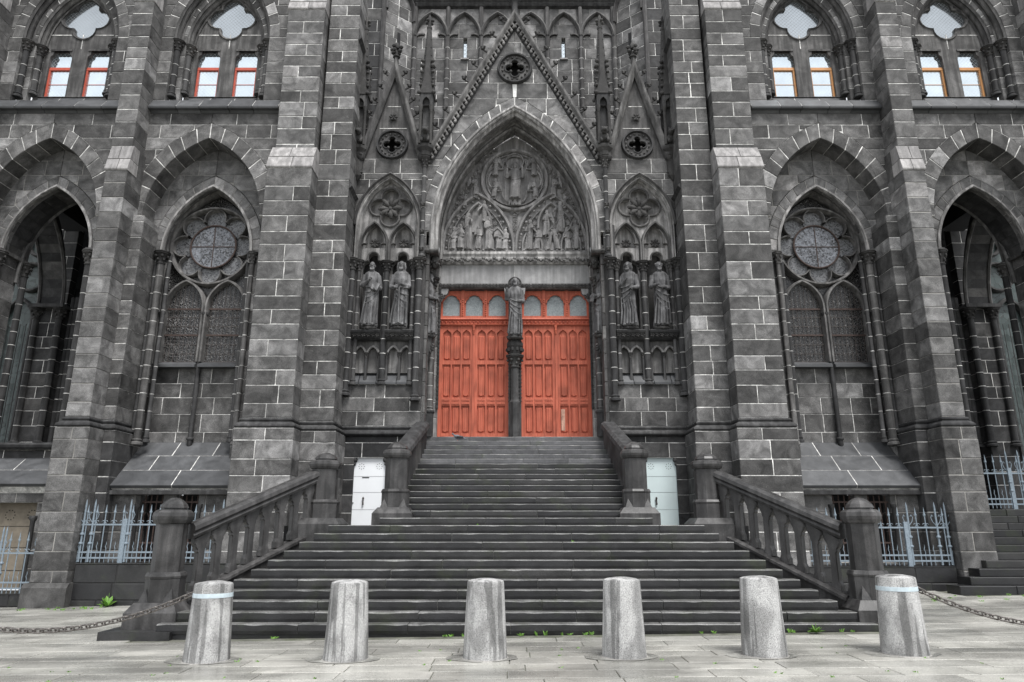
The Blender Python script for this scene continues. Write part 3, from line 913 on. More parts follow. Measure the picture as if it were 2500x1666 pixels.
def sloped_sill(t, lo0, hi0, lo1, hi1, yb, zb, yf, zf, rows, seed):
    """steep roof-like sill of big flat slabs in courses; lo0/hi0 at the back, lo1/hi1 at the front"""
    rg = random.Random(seed)
    th = .09
    L = sqrt((yb - yf) ** 2 + (zb - zf) ** 2); ny, nz = -(zb - zf) / L, (yb - yf) / L
    def P(f, g, q):     # f down the slope, g across, q height off the slope
        a = lo0 + (lo1 - lo0) * f; b = hi0 + (hi1 - hi0) * f
        return (a + (b - a) * g, yb + (yf - yb) * f + ny * q, zb + (zf - zb) * f + nz * q)
    base = MB()
    base.loft([[P(0, 0, -.008), P(.99, 0, -.008), P(.99, 0, -.3), P(0, 0, -.3)], [P(0, 1, -.008), P(.99, 1, -.008), P(.99, 1, -.3), P(0, 1, -.3)]])
    base.done('mortar', 'mortar', t)
    e = .014
    for r in range(rows):
        f0, f1 = r / rows + e / L * .7, (r + 1) / rows - (e / L * .7 if r < rows - 1 else 0)
        n = 3 if r != rows - 1 else 2
        sh = rg.uniform(-.08, .08)
        gs = [0] + [(i + sh + (.35 if r % 2 else 0)) / n for i in range(1, n)] + [1]
        for i in range(n):
            W = (hi1 - lo1)
            g0 = gs[i] + (e / W if i else 0); g1 = gs[i + 1] - (e / W if i < n - 1 else 0)
            m = MB()
            m.loft([[P(f0, g0, 0), P(f1, g0, 0), P(f1, g0, -th), P(f0, g0, -th)], [P(f0, g1, 0), P(f1, g1, 0), P(f1, g1, -th), P(f0, g1, -th)]])
            m.done('sill_slab', 'weather', t)

def tracery_window(t, cx, s):
    yb = 19.30
    m = MB()
    arch_sweep(m, cx, 9.3, 1.29, 2.04, [(.06, 19.1), (-.02, 19.14), (-.05, 19.22), (-.03, yb + .1)], 14, leg=6.05)
    rz, R = 9.62, 1.19
    pr = bar_prof(.052, 19.10, yb + .06)
    ps = bar_prof(.024, 19.16, yb + .06)
    arc_bar(m, cx, rz, R, 0, 2 * pi, pr, 40)
    for i in range(8):
        a = pi / 2 + i * pi / 4
        c = (cx + .855 * cos(a), rz + .855 * sin(a))
        arc_bar(m, c[0], c[1], .315, a - pi * .60, a + pi * .60, ps, 14)
    for c in (cx - .60, cx + .60):
        arch_sweep(m, c, 7.72, .555, .80, pr, 10, leg=6.1)
    win = m.done('tracery_window', 'tracery', t, smooth=True)
    # glass
    m = MB(); m.prism(arch_poly(cx, 7.6, 9.3, 1.24, 1.95, 0, 10), yb + .05, yb + .06); m.done('pane', 'glass_lancet', win)
    for i in range(8):
        a = pi / 2 + i * pi / 4
        m = MB(); m.prism(circle_pts(cx + .855 * cos(a), rz + .855 * sin(a), .30, 18), yb + .03, yb + .04); m.done('pane', 'glass_foil', win)
    m = MB(); m.prism(circle_pts(cx, rz, .66, 32), yb - .04, yb + .03); m.done('rose_pane', 'glass_rose', win)
    m = MB()
    m.tube([(cx + .67 * cos(2 * pi * i / 32), yb - .06, rz + .67 * sin(2 * pi * i / 32)) for i in range(32)], .026, 6, closed=True)
    m.box(cx - .66, cx + .66, yb - .055, yb - .045, rz - .012, rz + .012); m.box(cx - .012, cx + .012, yb - .054, yb - .044, rz - .66, rz + .66)
    m.done('iron_ring', 'rust', win)
    for c in (cx - .60, cx + .60):
        m = MB(); m.prism(arch_poly(c, 6.08, 7.72, .52, .74, 0, 8), yb - .01, yb); m.done('pane', 'glass_lancet', win)
        m = MB()
        hw = half_width(7.72, .5, .72)
        for i in range(8):
            x = c - .44 + .88 * i / 7
            zt = 7.72
            while zt < 8.5 and hw(zt) > abs(x - c): zt += .02
            m.tube([(x, yb - .06, 6.05), (x, yb - .06, zt)], .0075, 4)
        for z in (6.35, 6.62, 7.16, 7.43):
            m.box(c - .5, c + .5, yb - .068, yb - .055, z - .006, z + .006)
        m.done('guard_bars', 'grille', win)
        m = MB()
        for z in (6.9, 7.68):
            m.box(c - .51, c + .51, yb - .08, yb - .05, z - .022, z + .022)
        m.box(c - .51, c + .51, yb - .08, yb - .05, 6.09, 6.12)
        m.done('saddle_bar', 'rust', win)
        m = MB(); m.strip(c - .56, c + .56, [(19.02, 5.93), (19.02, 6.0), (19.24, 6.12), (19.4, 6.12), (19.4, 5.93)]); m.done('window_sill', 'weather', win)
    # mullion running down the wall to a pointed drop, side shafts with their own small capitals
    m = MB()
    m.lathe(cx, 19.2, [(.004, 3.62), (.075, 3.78), (.075, 3.9), (.10, 3.92), (.10, 3.96), (.065, 3.99), (.065, 7.25), (.085, 7.27), (.07, 7.3), (.10, 7.48), (.12, 7.5), (.12, 7.56), (.065, 7.58), (.065, 7.75)], 10)
    for sg in (-1, 1):
        m.lathe(cx + sg * 1.21, 19.16, [(.085, 3.86), (.085, 3.95), (.05, 4.0), (.05, 7.25), (.07, 7.27), (.055, 7.3), (.085, 7.48), (.10, 7.5), (.10, 7.56), (.05, 7.58), (.05, 8.9)], 8)
    m.done('mullion', 'trim_dark', win, smooth=True)

def relief_arch(t, cx, lo, hi, sd):
    """wall over the great relieving arch with its white-jointed voussoirs and deep soffit"""
    zs, w, h = 10.1, 1.65, 2.44
    ext = half_width(zs, w, h, .45)
    zz = courses(zs, 12.55) + [12.98, 13.42]
    stone_wall(t, [(lo, lambda z: cx - ext(z)), (lambda z: cx + ext(z), hi)], zz, 18.1, .3, seed=sd, wlo=.6, whi=1.3)
    voussoirs(t, cx, zs, w, h, .45, 18.09, 18.80, 8, seed=sd + 1, mat='stone', mortar='mortar')
    inn = half_width(zs, w + .06, h)
    e2 = half_width(9.3, 1.3, 2.05, .29)
    z2 = courses(9.3, 12.6)
    stone_wall(t, [(lambda z: cx - inn(z), lambda z: cx - e2(z)), (lambda z: cx + e2(z), lambda z: cx + inn(z))], z2, 18.75, .25, seed=sd + 2,
               wlo=.6, whi=1.1, mortar='mortar_dull', gap=.014, mat='stone_pale', jit=.004)
    voussoirs(t, cx, 9.3, 1.3, 2.05, .28, 18.738, 19.0, 8, seed=sd + 3, mat='stone_pale', mortar='mortar_dull', gap=.014)
    m = MB()
    arch_sweep(m, cx, 9.3, 1.3, 2.05, [(.02, 18.74), (.015, 18.68), (-.05, 18.66), (-.07, 18.72), (-.02, 18.78), (-.03, 18.84), (.0, 18.86)], 14, leg=8.9)
    m.done('arch_moulding', 'trim_pale', t, smooth=True)

def window_bay(s):
    global SX
    SX = s
    cx, lo, hi = 8.90, 6.88, 10.75
    frame = 'red_frame' if s < 0 else 'oak_frame'
    t = thing('window_bay', f'window bay {NAME[s]} of the portal: eight-lobed tracery window below, ' + ('red' if s < 0 else 'orange') + ' framed twin lights above', 'church wall', (s * cx, 18.1, 0))
    sd = 50 if s < 0 else 70
    ext = half_width(15.97, 1.45, 1.45 * 1.72, .30)
    stone_wall(t, [(lo, cx - 1.45), (cx + 1.45, hi)], courses(13.8, 15.97), 18.1, .3, seed=sd)
    stone_wall(t, [(lo, lambda z: cx - ext(z)), (lambda z: cx + ext(z), hi)], courses(15.97, 18.6), 18.1, .3, seed=sd + 1)
    upper_window(t, cx, s, frame)
    string_course(t, lo + .02, hi - .05, 5, sd)
    relief_arch(t, 8.88, lo, hi, sd + 2)
    tracery_window(t, 8.93, s)
    # reveal between the recess and the tracery
    m = MB(); arch_sweep(m, 8.93, 9.3, 1.3, 2.05, [(.0, 18.86), (.03, 18.9), (.03, 19.16)], 14, leg=3.8); m.done('reveal', 'trim', t)
    # jamb masonry and big colonnettes
    m = MB(); m.box(10.56, 11.4, 18.77, 20.2, -.3, 13.0); m.box(6.6, 7.22, 18.77, 20.2, -.3, 13.0); m.box(6.8, 10.9, 19.45, 20.2, 8.5, 13.2); m.done('wall_core', 'inner', t)
    zz = courses(2.5, 9.3)
    stone_wall(t, [(6.86, 7.63)], zz, 18.75, .6, seed=sd + 4, wlo=.5, whi=.9)
    stone_wall(t, [(10.23, 10.7)], zz, 18.75, .6, seed=sd + 5, wlo=.5, whi=.9)
    for x in (10.10, 7.50):
        shaft(t, x, 18.66, 3.72, 8.85, .095 if x > 8.9 else .06, caph=.36, mat='trim')
        shaft(t, x + (.17 if x > 8.9 else -.17), 18.72, 3.8, 8.85, .05, cap=False)
        shaft(t, x + (-.17 if x > 8.9 else .17), 18.8, 3.8, 9.2, .055, cap=False)
    stone_wall(t, [(7.62, 10.23)], courses(3.84, 5.97), 19.3, .3, seed=sd + 6, wlo=.5, whi=1.0, mat='stone')
    sloped_sill(t, 7.03, 10.3, 7.03, 10.25, 19.3, 3.86, 17.9, 2.62, 3, sd)
    m = MB(); m.box(7.03, 10.25, 17.93, 18.3, 2.40, 2.5); m.done('drip_stone', 'trim_dark', t)
    # basement with two barred windows
    yw = 18.15
    stone_wall(t, [(7.03, 8.05), (8.62, 8.95), (9.52, 10.25)], courses(.75, 2.4), yw, .5, seed=sd + 7, mortar='mortar_dull', wlo=.4, whi=.8)
    stone_wall(t, [(7.03, 10.25)], courses(-.3, .75), yw, .5, seed=sd + 8, mortar='mortar_dull')
    for a, b in ((8.05, 8.62), (8.95, 9.52)):
        m = MB(); m.box(a, b, yw + .38, yw + .42, .75, 2.42); w_ = m.done('basement_window', 'black', t)
        m = MB()
        for i in range(4):
            x = a + (b - a) * (i + .5) / 4
            m.tube([(x, yw + .12, .76), (x, yw + .12, 2.39)], .018, 5)
            m.tube([(x - .05, yw + .1, 1.95), (x, yw + .09, 1.85), (x + .05, yw + .1, 1.95)], .01, 4)
        m.box(a, b, yw + .1, yw + .14, 1.2, 1.24); m.box(a, b, yw + .1, yw + .14, 2.2, 2.24)
        m.done('window_bars', 'rust', w_)
        for x in (a - .05, b + .05):
            m = MB(); m.lathe(x, yw - .02, [(.05, .8), (.05, 2.05), (.08, 2.09), (.08, 2.16)], 8); m.done('jamb_shaft', 'trim_dark', w_, smooth=True)

def porch_bay(s):
    global SX
    SX = s
    cx, lo, hi = 13.50, 11.28, 16.2
    frame = 'red_frame' if s < 0 else 'oak_frame'
    t = thing('porch_bay', f'outermost {NAME[s]} bay with a dark open porch arch under twin lights', 'church wall', (s * cx, 18.1, 0))
    sd = 90 if s < 0 else 120
    ext = half_width(15.97, 1.45, 1.45 * 1.72, .30)
    stone_wall(t, [(lo, cx - 1.45), (cx + 1.45, hi)], courses(13.8, 15.97), 18.1, .3, seed=sd)
    stone_wall(t, [(lo, lambda z: cx - ext(z)), (lambda z: cx + ext(z), hi)], courses(15.97, 18.6), 18.1, .3, seed=sd + 1)
    upper_window(t, cx, s, frame)
    string_course(t, lo + .04, hi, 6, sd)
    relief_arch(t, cx, lo, hi, sd + 2)
    voussoirs(t, cx, 9.3, 1.3, 2.05, .3, 19.0, 19.75, 8, seed=sd + 9, mat='stone_dark', mortar='mortar_dark', gap=.014)
    m = MB(); arch_sweep(m, cx, 9.3, 1.3, 2.05, [(.0, 19.74), (-.06, 19.78), (.0, 19.84), (.08, 19.86)], 12, leg=3.8); m.done('arch_moulding', 'trim', t, smooth=True)
    zb = 3.75 if s < 0 else 1.9
    zz = courses(zb, 9.3)
    stone_wall(t, [(lo - .1, cx - 1.32)], zz, 18.75, 1.0, seed=sd + 4, wlo=.5, whi=.9)
    # outer jamb: block pier with shafts and a capital band
    stone_wall(t, [(cx + 1.32, cx + 2.2)], zz, 18.75, 1.0, seed=sd + 5, wlo=.4, whi=.8)
    for q, y in ((1.30, 18.72), (1.24, 19.75)):
        shaft(t, cx + q, y, zb + .1, 8.85, .09, caph=.42)
        shaft(t, cx - q, y, zb + .1, 8.85, .09, caph=.42)
    m = MB(); m.box(cx + 1.2, cx + 2.2, 18.6, 19.9, 9.24, 9.34); m.box(cx - 2.2, cx - 1.2, 18.6, 19.9, 9.24, 9.34); m.done('impost', 'trim', t)
    if s < 0:
        sloped_sill(t, 11.6, 16.2, 11.6, 16.2, 18.85, 3.42, 17.9, 2.66, 2, sd)
        m = MB(); m.strip(11.6, 16.2, [(18.62, 3.66), (18.6, 3.72), (18.66, 3.78), (19.2, 3.78), (19.2, 3.60), (18.7, 3.60)]); m.done('ledge', 'trim_dark', t)
        stone_wall(t, [(11.6, 16.2)], [3.3, 3.6], 18.8, .3, seed=sd + 6, mat='stone_dark')
        stone_wall(t, [(11.45, 12.1), (13.6, 16.2)], courses(.1, 2.2), 18.1, .4, seed=sd + 7, mortar='mortar_dull')
        stone_wall(t, [(11.45, 16.2)], [2.2, 2.58], 18.1, .4, seed=sd + 8, mortar='mortar_dull', whi=1.4, wlo=1)
        m = MB(); m.box(12.1, 13.6, 18.42, 18.46, .1, 2.2); pn = m.done('boarded_door', 'beige', t)
        m = MB()
        for c in (12.38, 12.95):
            for i in range(10):
                a = 2 * pi * i / 10
                m.box(c + .12 * cos(a) - .012, c + .12 * cos(a) + .012, 18.413, 18.419, 1.9 + .12 * sin(a) - .012, 1.9 + .12 * sin(a) + .012)
        for z in (.55, 1.1, 1.62):
            m.box(12.1, 13.6, 18.414, 18.419, z - .005, z + .005)
        m.done('air_hole', 'black', pn)
        m = MB(); m.lathe(12.13, 18.1, [(.06, .1), (.06, 1.75), (.10, 1.8), (.10, 1.88)], 8); m.done('jamb_shaft', 'trim_dark', pn, smooth=True)
    # inside the porch
    fl = 2.0
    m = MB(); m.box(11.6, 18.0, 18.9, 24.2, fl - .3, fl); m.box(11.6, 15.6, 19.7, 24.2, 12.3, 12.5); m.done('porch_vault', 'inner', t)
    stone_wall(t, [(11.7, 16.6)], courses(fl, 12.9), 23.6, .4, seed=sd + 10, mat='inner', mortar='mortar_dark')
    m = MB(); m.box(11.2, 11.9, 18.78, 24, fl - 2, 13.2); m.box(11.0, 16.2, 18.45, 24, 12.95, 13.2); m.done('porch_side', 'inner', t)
    for x in (12.2, 12.55):
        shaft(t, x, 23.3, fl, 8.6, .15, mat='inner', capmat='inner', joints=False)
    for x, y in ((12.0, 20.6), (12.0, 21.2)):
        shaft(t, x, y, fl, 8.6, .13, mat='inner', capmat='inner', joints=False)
    # cross arch on the far flank: its far jamb faces us
    pier(t, 14.72, 15.55, 21.65, 22.5, courses(fl, 8.45), sd + 11, mat='stone_dark', odd=0)  # darker stone here stands in for the shade within the porch
    shaft(t, 14.74, 21.62, 4.0, 8.1, .10, caph=.36, name='jamb_colonnette')
    shaft(t, 15.48, 21.62, 4.0, 8.1, .10, caph=.36, name='jamb_colonnette')
    for x, r in ((14.55, .07), (14.4, .09), (14.25, .07)):
        shaft(t, x, 21.9, 4.0, 8.9, r, cap=False, name='jamb_colonnette')
    m = MB(); m.box(14.55, 15.7, 21.4, 22.5, 8.45, 8.56); m.done('impost', 'trim_dark', t)
    cur = arch_pts(20.55, 8.56, 1.1, 2.6, 0, 10)
    K = len(cur)
    for i in range(K - 1):
        (y0, z0), (y1, z1) = cur[i], cur[i + 1]
        m = MB()
        e = .012
        def lerp(f): return (y0 + (y1 - y0) * f, z0 + (z1 - z0) * f)
        (ya, za), (yb_, zb_) = lerp(.03), lerp(.97)
        m.loft([[(14.76, ya, za), (14.76, yb_, zb_), (14.76, yb_ * 1.0, zb_ + .4), (14.76, ya, za + .4)],
                [(15.5, ya, za), (15.5, yb_, zb_), (15.5, yb_, zb_ + .4), (15.5, ya, za + .4)]])
        m.done('voussoir', 'stone_dark', t)
    m = MB()
    for x in (14.74, 15.52):
        m.tube([(x, y, z) for y, z in cur], .06, 6)
    m.done('arch_moulding', 'trim', t, smooth=True)
    m = MB(); m.box(14.72, 15.55, 19.4, 22.4, 11.5, 12.3); m.done('porch_side', 'inner', t)
    # wall and leaded window beyond it
    stone_wall(t, [(15.3, 16.3)], courses(fl, 12.5), 22.7, .4, seed=sd + 12, mat='stone_dark')
    stone_wall(t, [(16.3, 18.6)], courses(fl, 3.6), 22.7, .4, seed=sd + 13, mat='stone_dark')
    m = MB(); m.box(16.2, 18.6, 23.0, 23.05, fl + 1.5, 12.5); g = m.done('side_window', 'glass_porch', t)
    m = MB()
    arch_sweep(m, 17.0, 8.4, .5, .8, bar_prof(.06, 22.8, 23.0), 8, leg=3.6)
    arc_bar(m, 16.8, 10.0, .5, 0, 2 * pi, bar_prof(.06, 22.8, 23.0), 20)
    arc_bar(m, 16.7, 11.2, .4, 0, 2 * pi, bar_prof(.06, 22.8, 23.0), 20)
    for i in range(6):
        m.box(16.3 + i * .2, 16.315 + i * .2, 22.9, 22.92, 3.5, 8.3)
    m.done('tracery', 'trim_dark', g, smooth=True)

# ------------------------------------------------------------------ niche walls beside the doors
CROCKET = None
def rose(parent, cx, cz, R, y, name='gable_rose'):
    m = MB()
    m.plate(circle_pts(cx, cz, R * .92, 32), [foil_pts(cx, cz, R * .36, R * .27, 4)], y, y + .12, back=True)
    o = m.done(name, 'trim', parent)
    m = MB()
    arc_bar(m, cx, cz, R, 0, 2 * pi, bar_prof(R * .11, y - .09, y + .25), 36)
    fp = foil_pts(cx, cz, R * .36, R * .27, 4, k=7)
    m.tube([(x, y - .01, z) for x, z in fp], R * .055, 6, closed=True)
    m.done('rose_moulding', 'trim_dark', o, smooth=True)
    m = MB()
    for i in range(16):
        a = 2 * pi * i / 16 + .2
        m.lump((cx + R * .78 * cos(a), y - .02, cz + R * .78 * sin(a)), R * .075)
    for i in range(4):
        a = pi / 4 + i * pi / 2
        m.lump((cx + R * .34 * cos(a), y - .03, cz + R * .34 * sin(a)), R * .10)
    m.done('bead', 'trim', o, smooth='all')
    return o

def raking(parent, x0, z0, x1, z1, w, y0, y1, mat, name='coping'):
    """sloping coping bar of a gable from foot (x0,z0) to apex (x1,z1), moulded on its lower edge"""
    d = Vector((x1 - x0, z1 - z0)); L = d.length; d.normalize()
    n = Vector((d.y, -d.x)) if x0 > x1 else Vector((-d.y, d.x))     # outward and up
    if n.y < 0: n = -n
    prof = [(-w * .5, y1), (-w * .5, y0 + .10), (-w * .2, y0 + .03), (0, y0), (w * .35, y0), (w * .5, y0 + .10), (w * .5, y1)]
    m = MB()
    r0 = [(x0 + n.x * o, y, z0 + n.y * o) for o, y in prof]
    r1 = []
    for o, y in prof:       # mitre on the centre line
        k = (x1 - (x0 + n.x * o)) / d.x
        r1.append((x1, y, z0 + n.y * o + d.y * k))
    m.loft([r0, r1])
    return m.done(name, mat, parent)

def place_crockets(parent, x0, z0, x1, z1, k, y, size, f0=.08, f1=.92, out=.0):
    d = Vector((x1 - x0, z1 - z0)); d.normalize()
    n = Vector((abs(d.y), abs(d.x)))
    sg = 1 if x0 > x1 else -1
    for i in range(k):
        f = f0 + (f1 - f0) * i / (k - 1)
        x = x0 + (x1 - x0) * f + sg * n.x * out; z = z0 + (z1 - z0) * f + n.y * out
        o = link('crocket', CROCKET, parent, (SX * x, y, z))
        o.scale = (SX * sg * size, size, size)

def niche_wall(s):
    global SX
    SX = s
    c = 3.73
    t = thing('niche_wall', f'carved wall {NAME[s]} of the red doors with two saints in niches under a small pointed gable', 'church wall', (s * c, 19.0, 0))
    sd = 150 if s < 0 else 170
    # plain masonry below
    pc = courses(1.6, 3.42)
    stone_wall(t, [(2.56, 3.5), (4.36, 4.85)], pc, 19.05, .4, seed=sd, mat='stone_dark', wlo=.4, whi=.8)
    stone_wall(t, [(2.56, 4.85)], [3.42, 3.82, 4.0], 19.05, .4, seed=sd + 1, mat='stone_dark', wlo=1.0, whi=1.7)
    m = MB()
    m.strip(2.45, 4.75, [(19.05 - o, z) for o, z in STRING] + [(19.3, 3.99), (19.3, 4.27)]); m.done('string_moulding', 'trim_dark', t)
    stone_wall(t, [(2.60, 4.85)], [4.27, 4.68, 5.06], 19.03, .4, seed=sd + 2, wlo=.6, whi=1.0)
    stone_wall(t, [(2.72, 4.72)], [5.06, 5.44], 19.08, .4, seed=sd + 3, wlo=.5, whi=.9)
    # inner flank of the wall down to the stair
    # stones facing the stair: courses seen on the return
    mo = MB(); mo.box(2.51, 2.6, 19.10, 20.4, 3.0, 9.6); mo.done('mortar', 'mortar', t)
    for za, zb in zip(courses(3.0, 9.6)[:-1], courses(3.0, 9.6)[1:]):
        for ya, yb in ((19.04, 19.62), (19.64, 20.4)):
            m = MB(); m.box(2.50 - random.Random(za + ya).uniform(0, .006), 2.58, ya, yb, za + .011, zb - .011); m.done('flank_stone', 'trim', t)
    # small white service door
    m = MB(); m.box(3.5, 4.36, 19.14, 19.25, 1.6, 3.44)
    d = m.done('service_door', 'white_paint' if s < 0 else 'pale_green', t)
    m = MB()
    for z in (2.05, 2.5, 2.92):
        m.box(3.5, 4.36, 19.136, 19.14, z - .002, z + .002)
    for cc in (3.68, 4.16):
        for i in range(8):
            a = 2 * pi * i / 8
            q = Vector((cos(a), sin(a)))
            px, pz = cc + .072 * q.x, 3.19 + .072 * q.y
            m.prism([(px - q.x * .014 - q.y * .005, pz - q.y * .014 + q.x * .005), (px - q.x * .014 + q.y * .005, pz - q.y * .014 - q.x * .005),
                     (px + q.x * .014 + q.y * .005, pz + q.y * .014 - q.x * .005), (px + q.x * .014 - q.y * .005, pz + q.y * .014 + q.x * .005)][::-1], 19.133, 19.139)
        m.prism(circle_pts(cc, 3.19, .01, 6), 19.133, 19.139)
    if s < 0: m.box(3.94, 4.13, 19.13, 19.139, 2.885, 2.905)
    m.done('vent_slot', 'black', d)
    hx = 4.07 if s < 0 else 3.78
    m = MB(); m.lathe(hx, 19.10, [(.012, 2.17), (.028, 2.19), (.02, 2.22), (.014, 2.27), (.02, 2.32), (.03, 2.35), (.012, 2.38)], 8); m.box(hx - .012, hx + .012, 19.10, 19.14, 2.22, 2.24); m.box(hx - .012, hx + .012, 19.10, 19.14, 2.31, 2.33)
    m.done('door_handle', 'grille', d, smooth=True)
    if s < 0:
        m = MB(); m.box(4.33, 4.352, 19.12, 19.14, 2.21, 2.24); m.done('keyhole', 'black', d)
    # shouldered lintel corbels
    for x, sg in ((3.5, 1), (4.36, -1)):
        m = MB(); m.lump((x + sg * .02, 19.1, 3.36), .07, .06, .08); m.lump((x + sg * .0, 19.1, 3.25), .05, .05, .05); m.done('corbel', 'stone_dark', t, smooth='all')
    # sloping sill over the plain base
    for a, b in ((2.78, 3.3), (3.32, 3.86), (3.88, 4.35), (4.37, 4.66)):
        m = MB(); m.strip(a, b, [(19.02, 5.44), (19.02, 5.5), (19.26, 5.78), (19.5, 5.78), (19.5, 5.44)]); m.done('sill_stone', 'weather', t)
    # blind arcade of four lights
    outer = [(c - .92, 5.78), (c + .92, 5.78), (c + .92, 6.72), (c - .92, 6.72)]
    hs = [arch_poly(c + q, 5.79, 6.3, .155, .24, 0, 6) for q in (-.65, -.29, .29, .65)]
    m = MB(); m.plate(outer, hs, 19.16, 19.40); m.done('arcade_panel', 'trim', t)
    m = MB(); m.box(c - .95, c + .95, 19.30, 19.45, 5.7, 6.72); m.done('arcade_back', 'trim_pale', t)
    for q in (-.83, -.47, -.11, .11, .47, .83):
        shaft(t, c + q, 19.12, 5.55, 6.2, .035, caph=.16, joints=False, n=8, name='arcade_shaft')
    m = MB()
    for q in (-.65, -.29, .29, .65):
        arch_sweep(m, c + q, 6.3, .165, .25, [(.04, 19.14), (.02, 19.10), (-.02, 19.10), (-.03, 19.16)], 6)
    m.done('arcade_moulding', 'trim_pale', t, smooth=True)
    # statue shelves with flower frieze
    for q in (-.47, .47):
        m = MB(); m.strip(c + q - .40, c + q + .40, [(18.84, 6.90), (18.82, 6.95), (18.86, 6.98), (19.4, 6.98), (19.4, 6.70), (19.06, 6.70), (18.98, 6.74), (18.92, 6.82)])
        sh = m.done('statue_shelf', 'trim_dark', t)
        for i in range(6):
            x = c + q - .33 + .66 * i / 5
            ico_cluster((x, 18.90, 6.82), .065, 5, i + 7).done('carved_flower', 'carved', sh, smooth='all')
    # niche panel: two trefoil niches, two small blind lights, one quatrefoil
    zs, w, h = 10.2, .86, 1.5
    ext = half_width(zs, w, h, .15)
    panel = arch_poly(c, 6.98, zs, .90, 1.55, 0, 12)
    hs = [foil_pts(c, 10.86, .34, .285, 4, k=9)]
    for q in (-.43, .43):
        hs.append(trefoil_head(c + q, 6.99, 8.98, .31, 9.40))
        hs.append(arch_poly(c + q, 9.56, 9.78, .27, .52, 0, 7))
    m = MB(); m.plate(panel, hs, 19.20, 19.42); m.done('niche_panel', 'trim_pale', t)
    m = MB(); m.box(c - .95, c + .95, 19.62, 19.7, 6.9, 9.5); m.done('niche_back', 'trim', t)
    m = MB(); m.box(c - .95, c + .95, 19.40, 19.46, 9.45, 11.8); m.done('niche_back', 'trim_pale', t)
    m = MB()
    for x in (c - .93, c - .06, c + .80): m.box(x, x + .13, 19.42, 19.64, 6.95, 9.46)
    m.done('niche_cheek', 'trim', t)
    m = MB()
    for q in (-.43, .43):
        th = trefoil_head(c + q, 8.4, 8.98, .33, 9.43)[2:]
        m.tube([(x, 19.18, z) for x, z in th], .03, 6)
        arch_sweep(m, c + q, 9.62, .40, .72, bar_prof(.045, 19.06, 19.24), 8, leg=9.05)
        for sg in (-1, 1):
            arc_bar(m, c + q + sg * .27, 9.55, .14, pi * (.15 if sg > 0 else .35), pi * (.65 if sg > 0 else .85), bar_prof(.02, 19.12, 19.24), 5)
    fp = foil_pts(c, 10.86, .34, .285, 4, k=8)
    m.tube([(x, 19.17, z) for x, z in fp], .035, 6, closed=True)
    m.done('tracery_moulding', 'trim', t, smooth=True)
    ico_cluster((c, 19.24, 10.84), .36, 8, sd + 40, flat=.7).done('leaf_boss', 'carved', t, smooth='all')
    for q in (-.43, .43):
        ico_cluster((c + q, 19.3, 9.74), .15, 8, sd + 41, flat=.8).done('leaf_boss', 'carved', t, smooth='all')
    # enclosing arch
    m = MB()
    arch_sweep(m, c, zs, w, h, [(.17, 19.02), (.17, 18.90), (.12, 18.86), (.08, 18.92)], 12)
    m.done('hood_moulding', 'trim', t, smooth=True)
    m = MB()
    arch_sweep(m, c, zs, w, h, [(.08, 18.92), (.06, 18.98), (.01, 18.95), (-.01, 19.02), (.03, 19.08), (-.02, 19.12), (-.04, 19.22)], 12, leg=9.0)
    m.done('arch_moulding', 'trim_pale', t, smooth=True)
    stone_wall(t, [(2.60, lambda z: c - ext(z)), (lambda z: c + ext(z), 4.9)], courses(9.0, 11.9), 19.0, .5, seed=sd + 5, wlo=.5, whi=.9)
    stone_wall(t, [(2.74, 4.9)], [11.9, 12.38], 19.0, .5, seed=sd + 6, wlo=.55, whi=.8)
    m = MB(); m.box(2.44, 2.95, 19.45, 20.4, 8.9, 12.4); m.done('wall_core', 'trim', t)
    # shafts
    shaft(t, c, 19.08, 5.42, 8.78, .085, caph=.30)
    for x, r, z0, y in ((4.70, .085, 5.1, 18.95), (4.52, .055, 5.42, 19.05), (2.95, .055, 5.42, 19.05), (2.76, .085, 4.95, 18.92)):
        shaft(t, x, y, z0, 8.78, r, caph=.34)
    m = MB()
    for x in (4.66, 2.88): m.lathe(x, 19.02, [(.06, 9.1), (.06, 10.2)], 8)
    m.done('roll_moulding', 'trim', t, smooth=True)
    m = MB()
    m.box(4.56, 4.86, 19.06, 19.5, 5.06, 9.0); m.box(2.58, 2.98, 19.08, 19.6, 5.06, 9.0)
    m.done('jamb_core', 'trim', t)
    shaft(t, 2.70, 18.86, 9.15, 12.0, .065, caph=.34, name='tall_shaft')
    m = MB()
    for z in (9.35, 9.9, 10.75): 
        m.lump((2.70, 18.78, z), .075, .06, .05); m.lump((2.66, 18.74, z + .04), .035); m.lump((2.74, 18.74, z + .04), .035)
    m.done('shaft_leaf', 'carved', t, smooth='all')
    # little gable
    m = MB()
    gx0, gx1, gz0, gz1 = c - .80, c + .80, 12.38, 15.3
    m.plate([(gx0, gz0), (gx1, gz0), (c, gz1)], [circle_pts(c, 12.84, .40, 24)], 19.02, 19.5, back=True)
    g = m.done('small_gable', 'trim', t)
    m = MB(); m.prism(circle_pts(c, 12.84, .44, 20), 19.40, 19.48); m.done('rose_void', 'black', g)
    j = MB()
    for z in (13.42, 14.18):
        hw = (gz1 - z) / (gz1 - gz0) * .80 - .1
        j.box(c - hw, c + hw, 19.012, 19.03, z - .011, z + .011)
    j.done('mortar', 'mortar', g)
    rose(g, c, 12.84, .45, 18.98)
    ico_cluster((c, 18.98, 13.78), .14, 6, sd + 44, flat=.6).done('leaf_boss', 'carved', g, smooth='all')
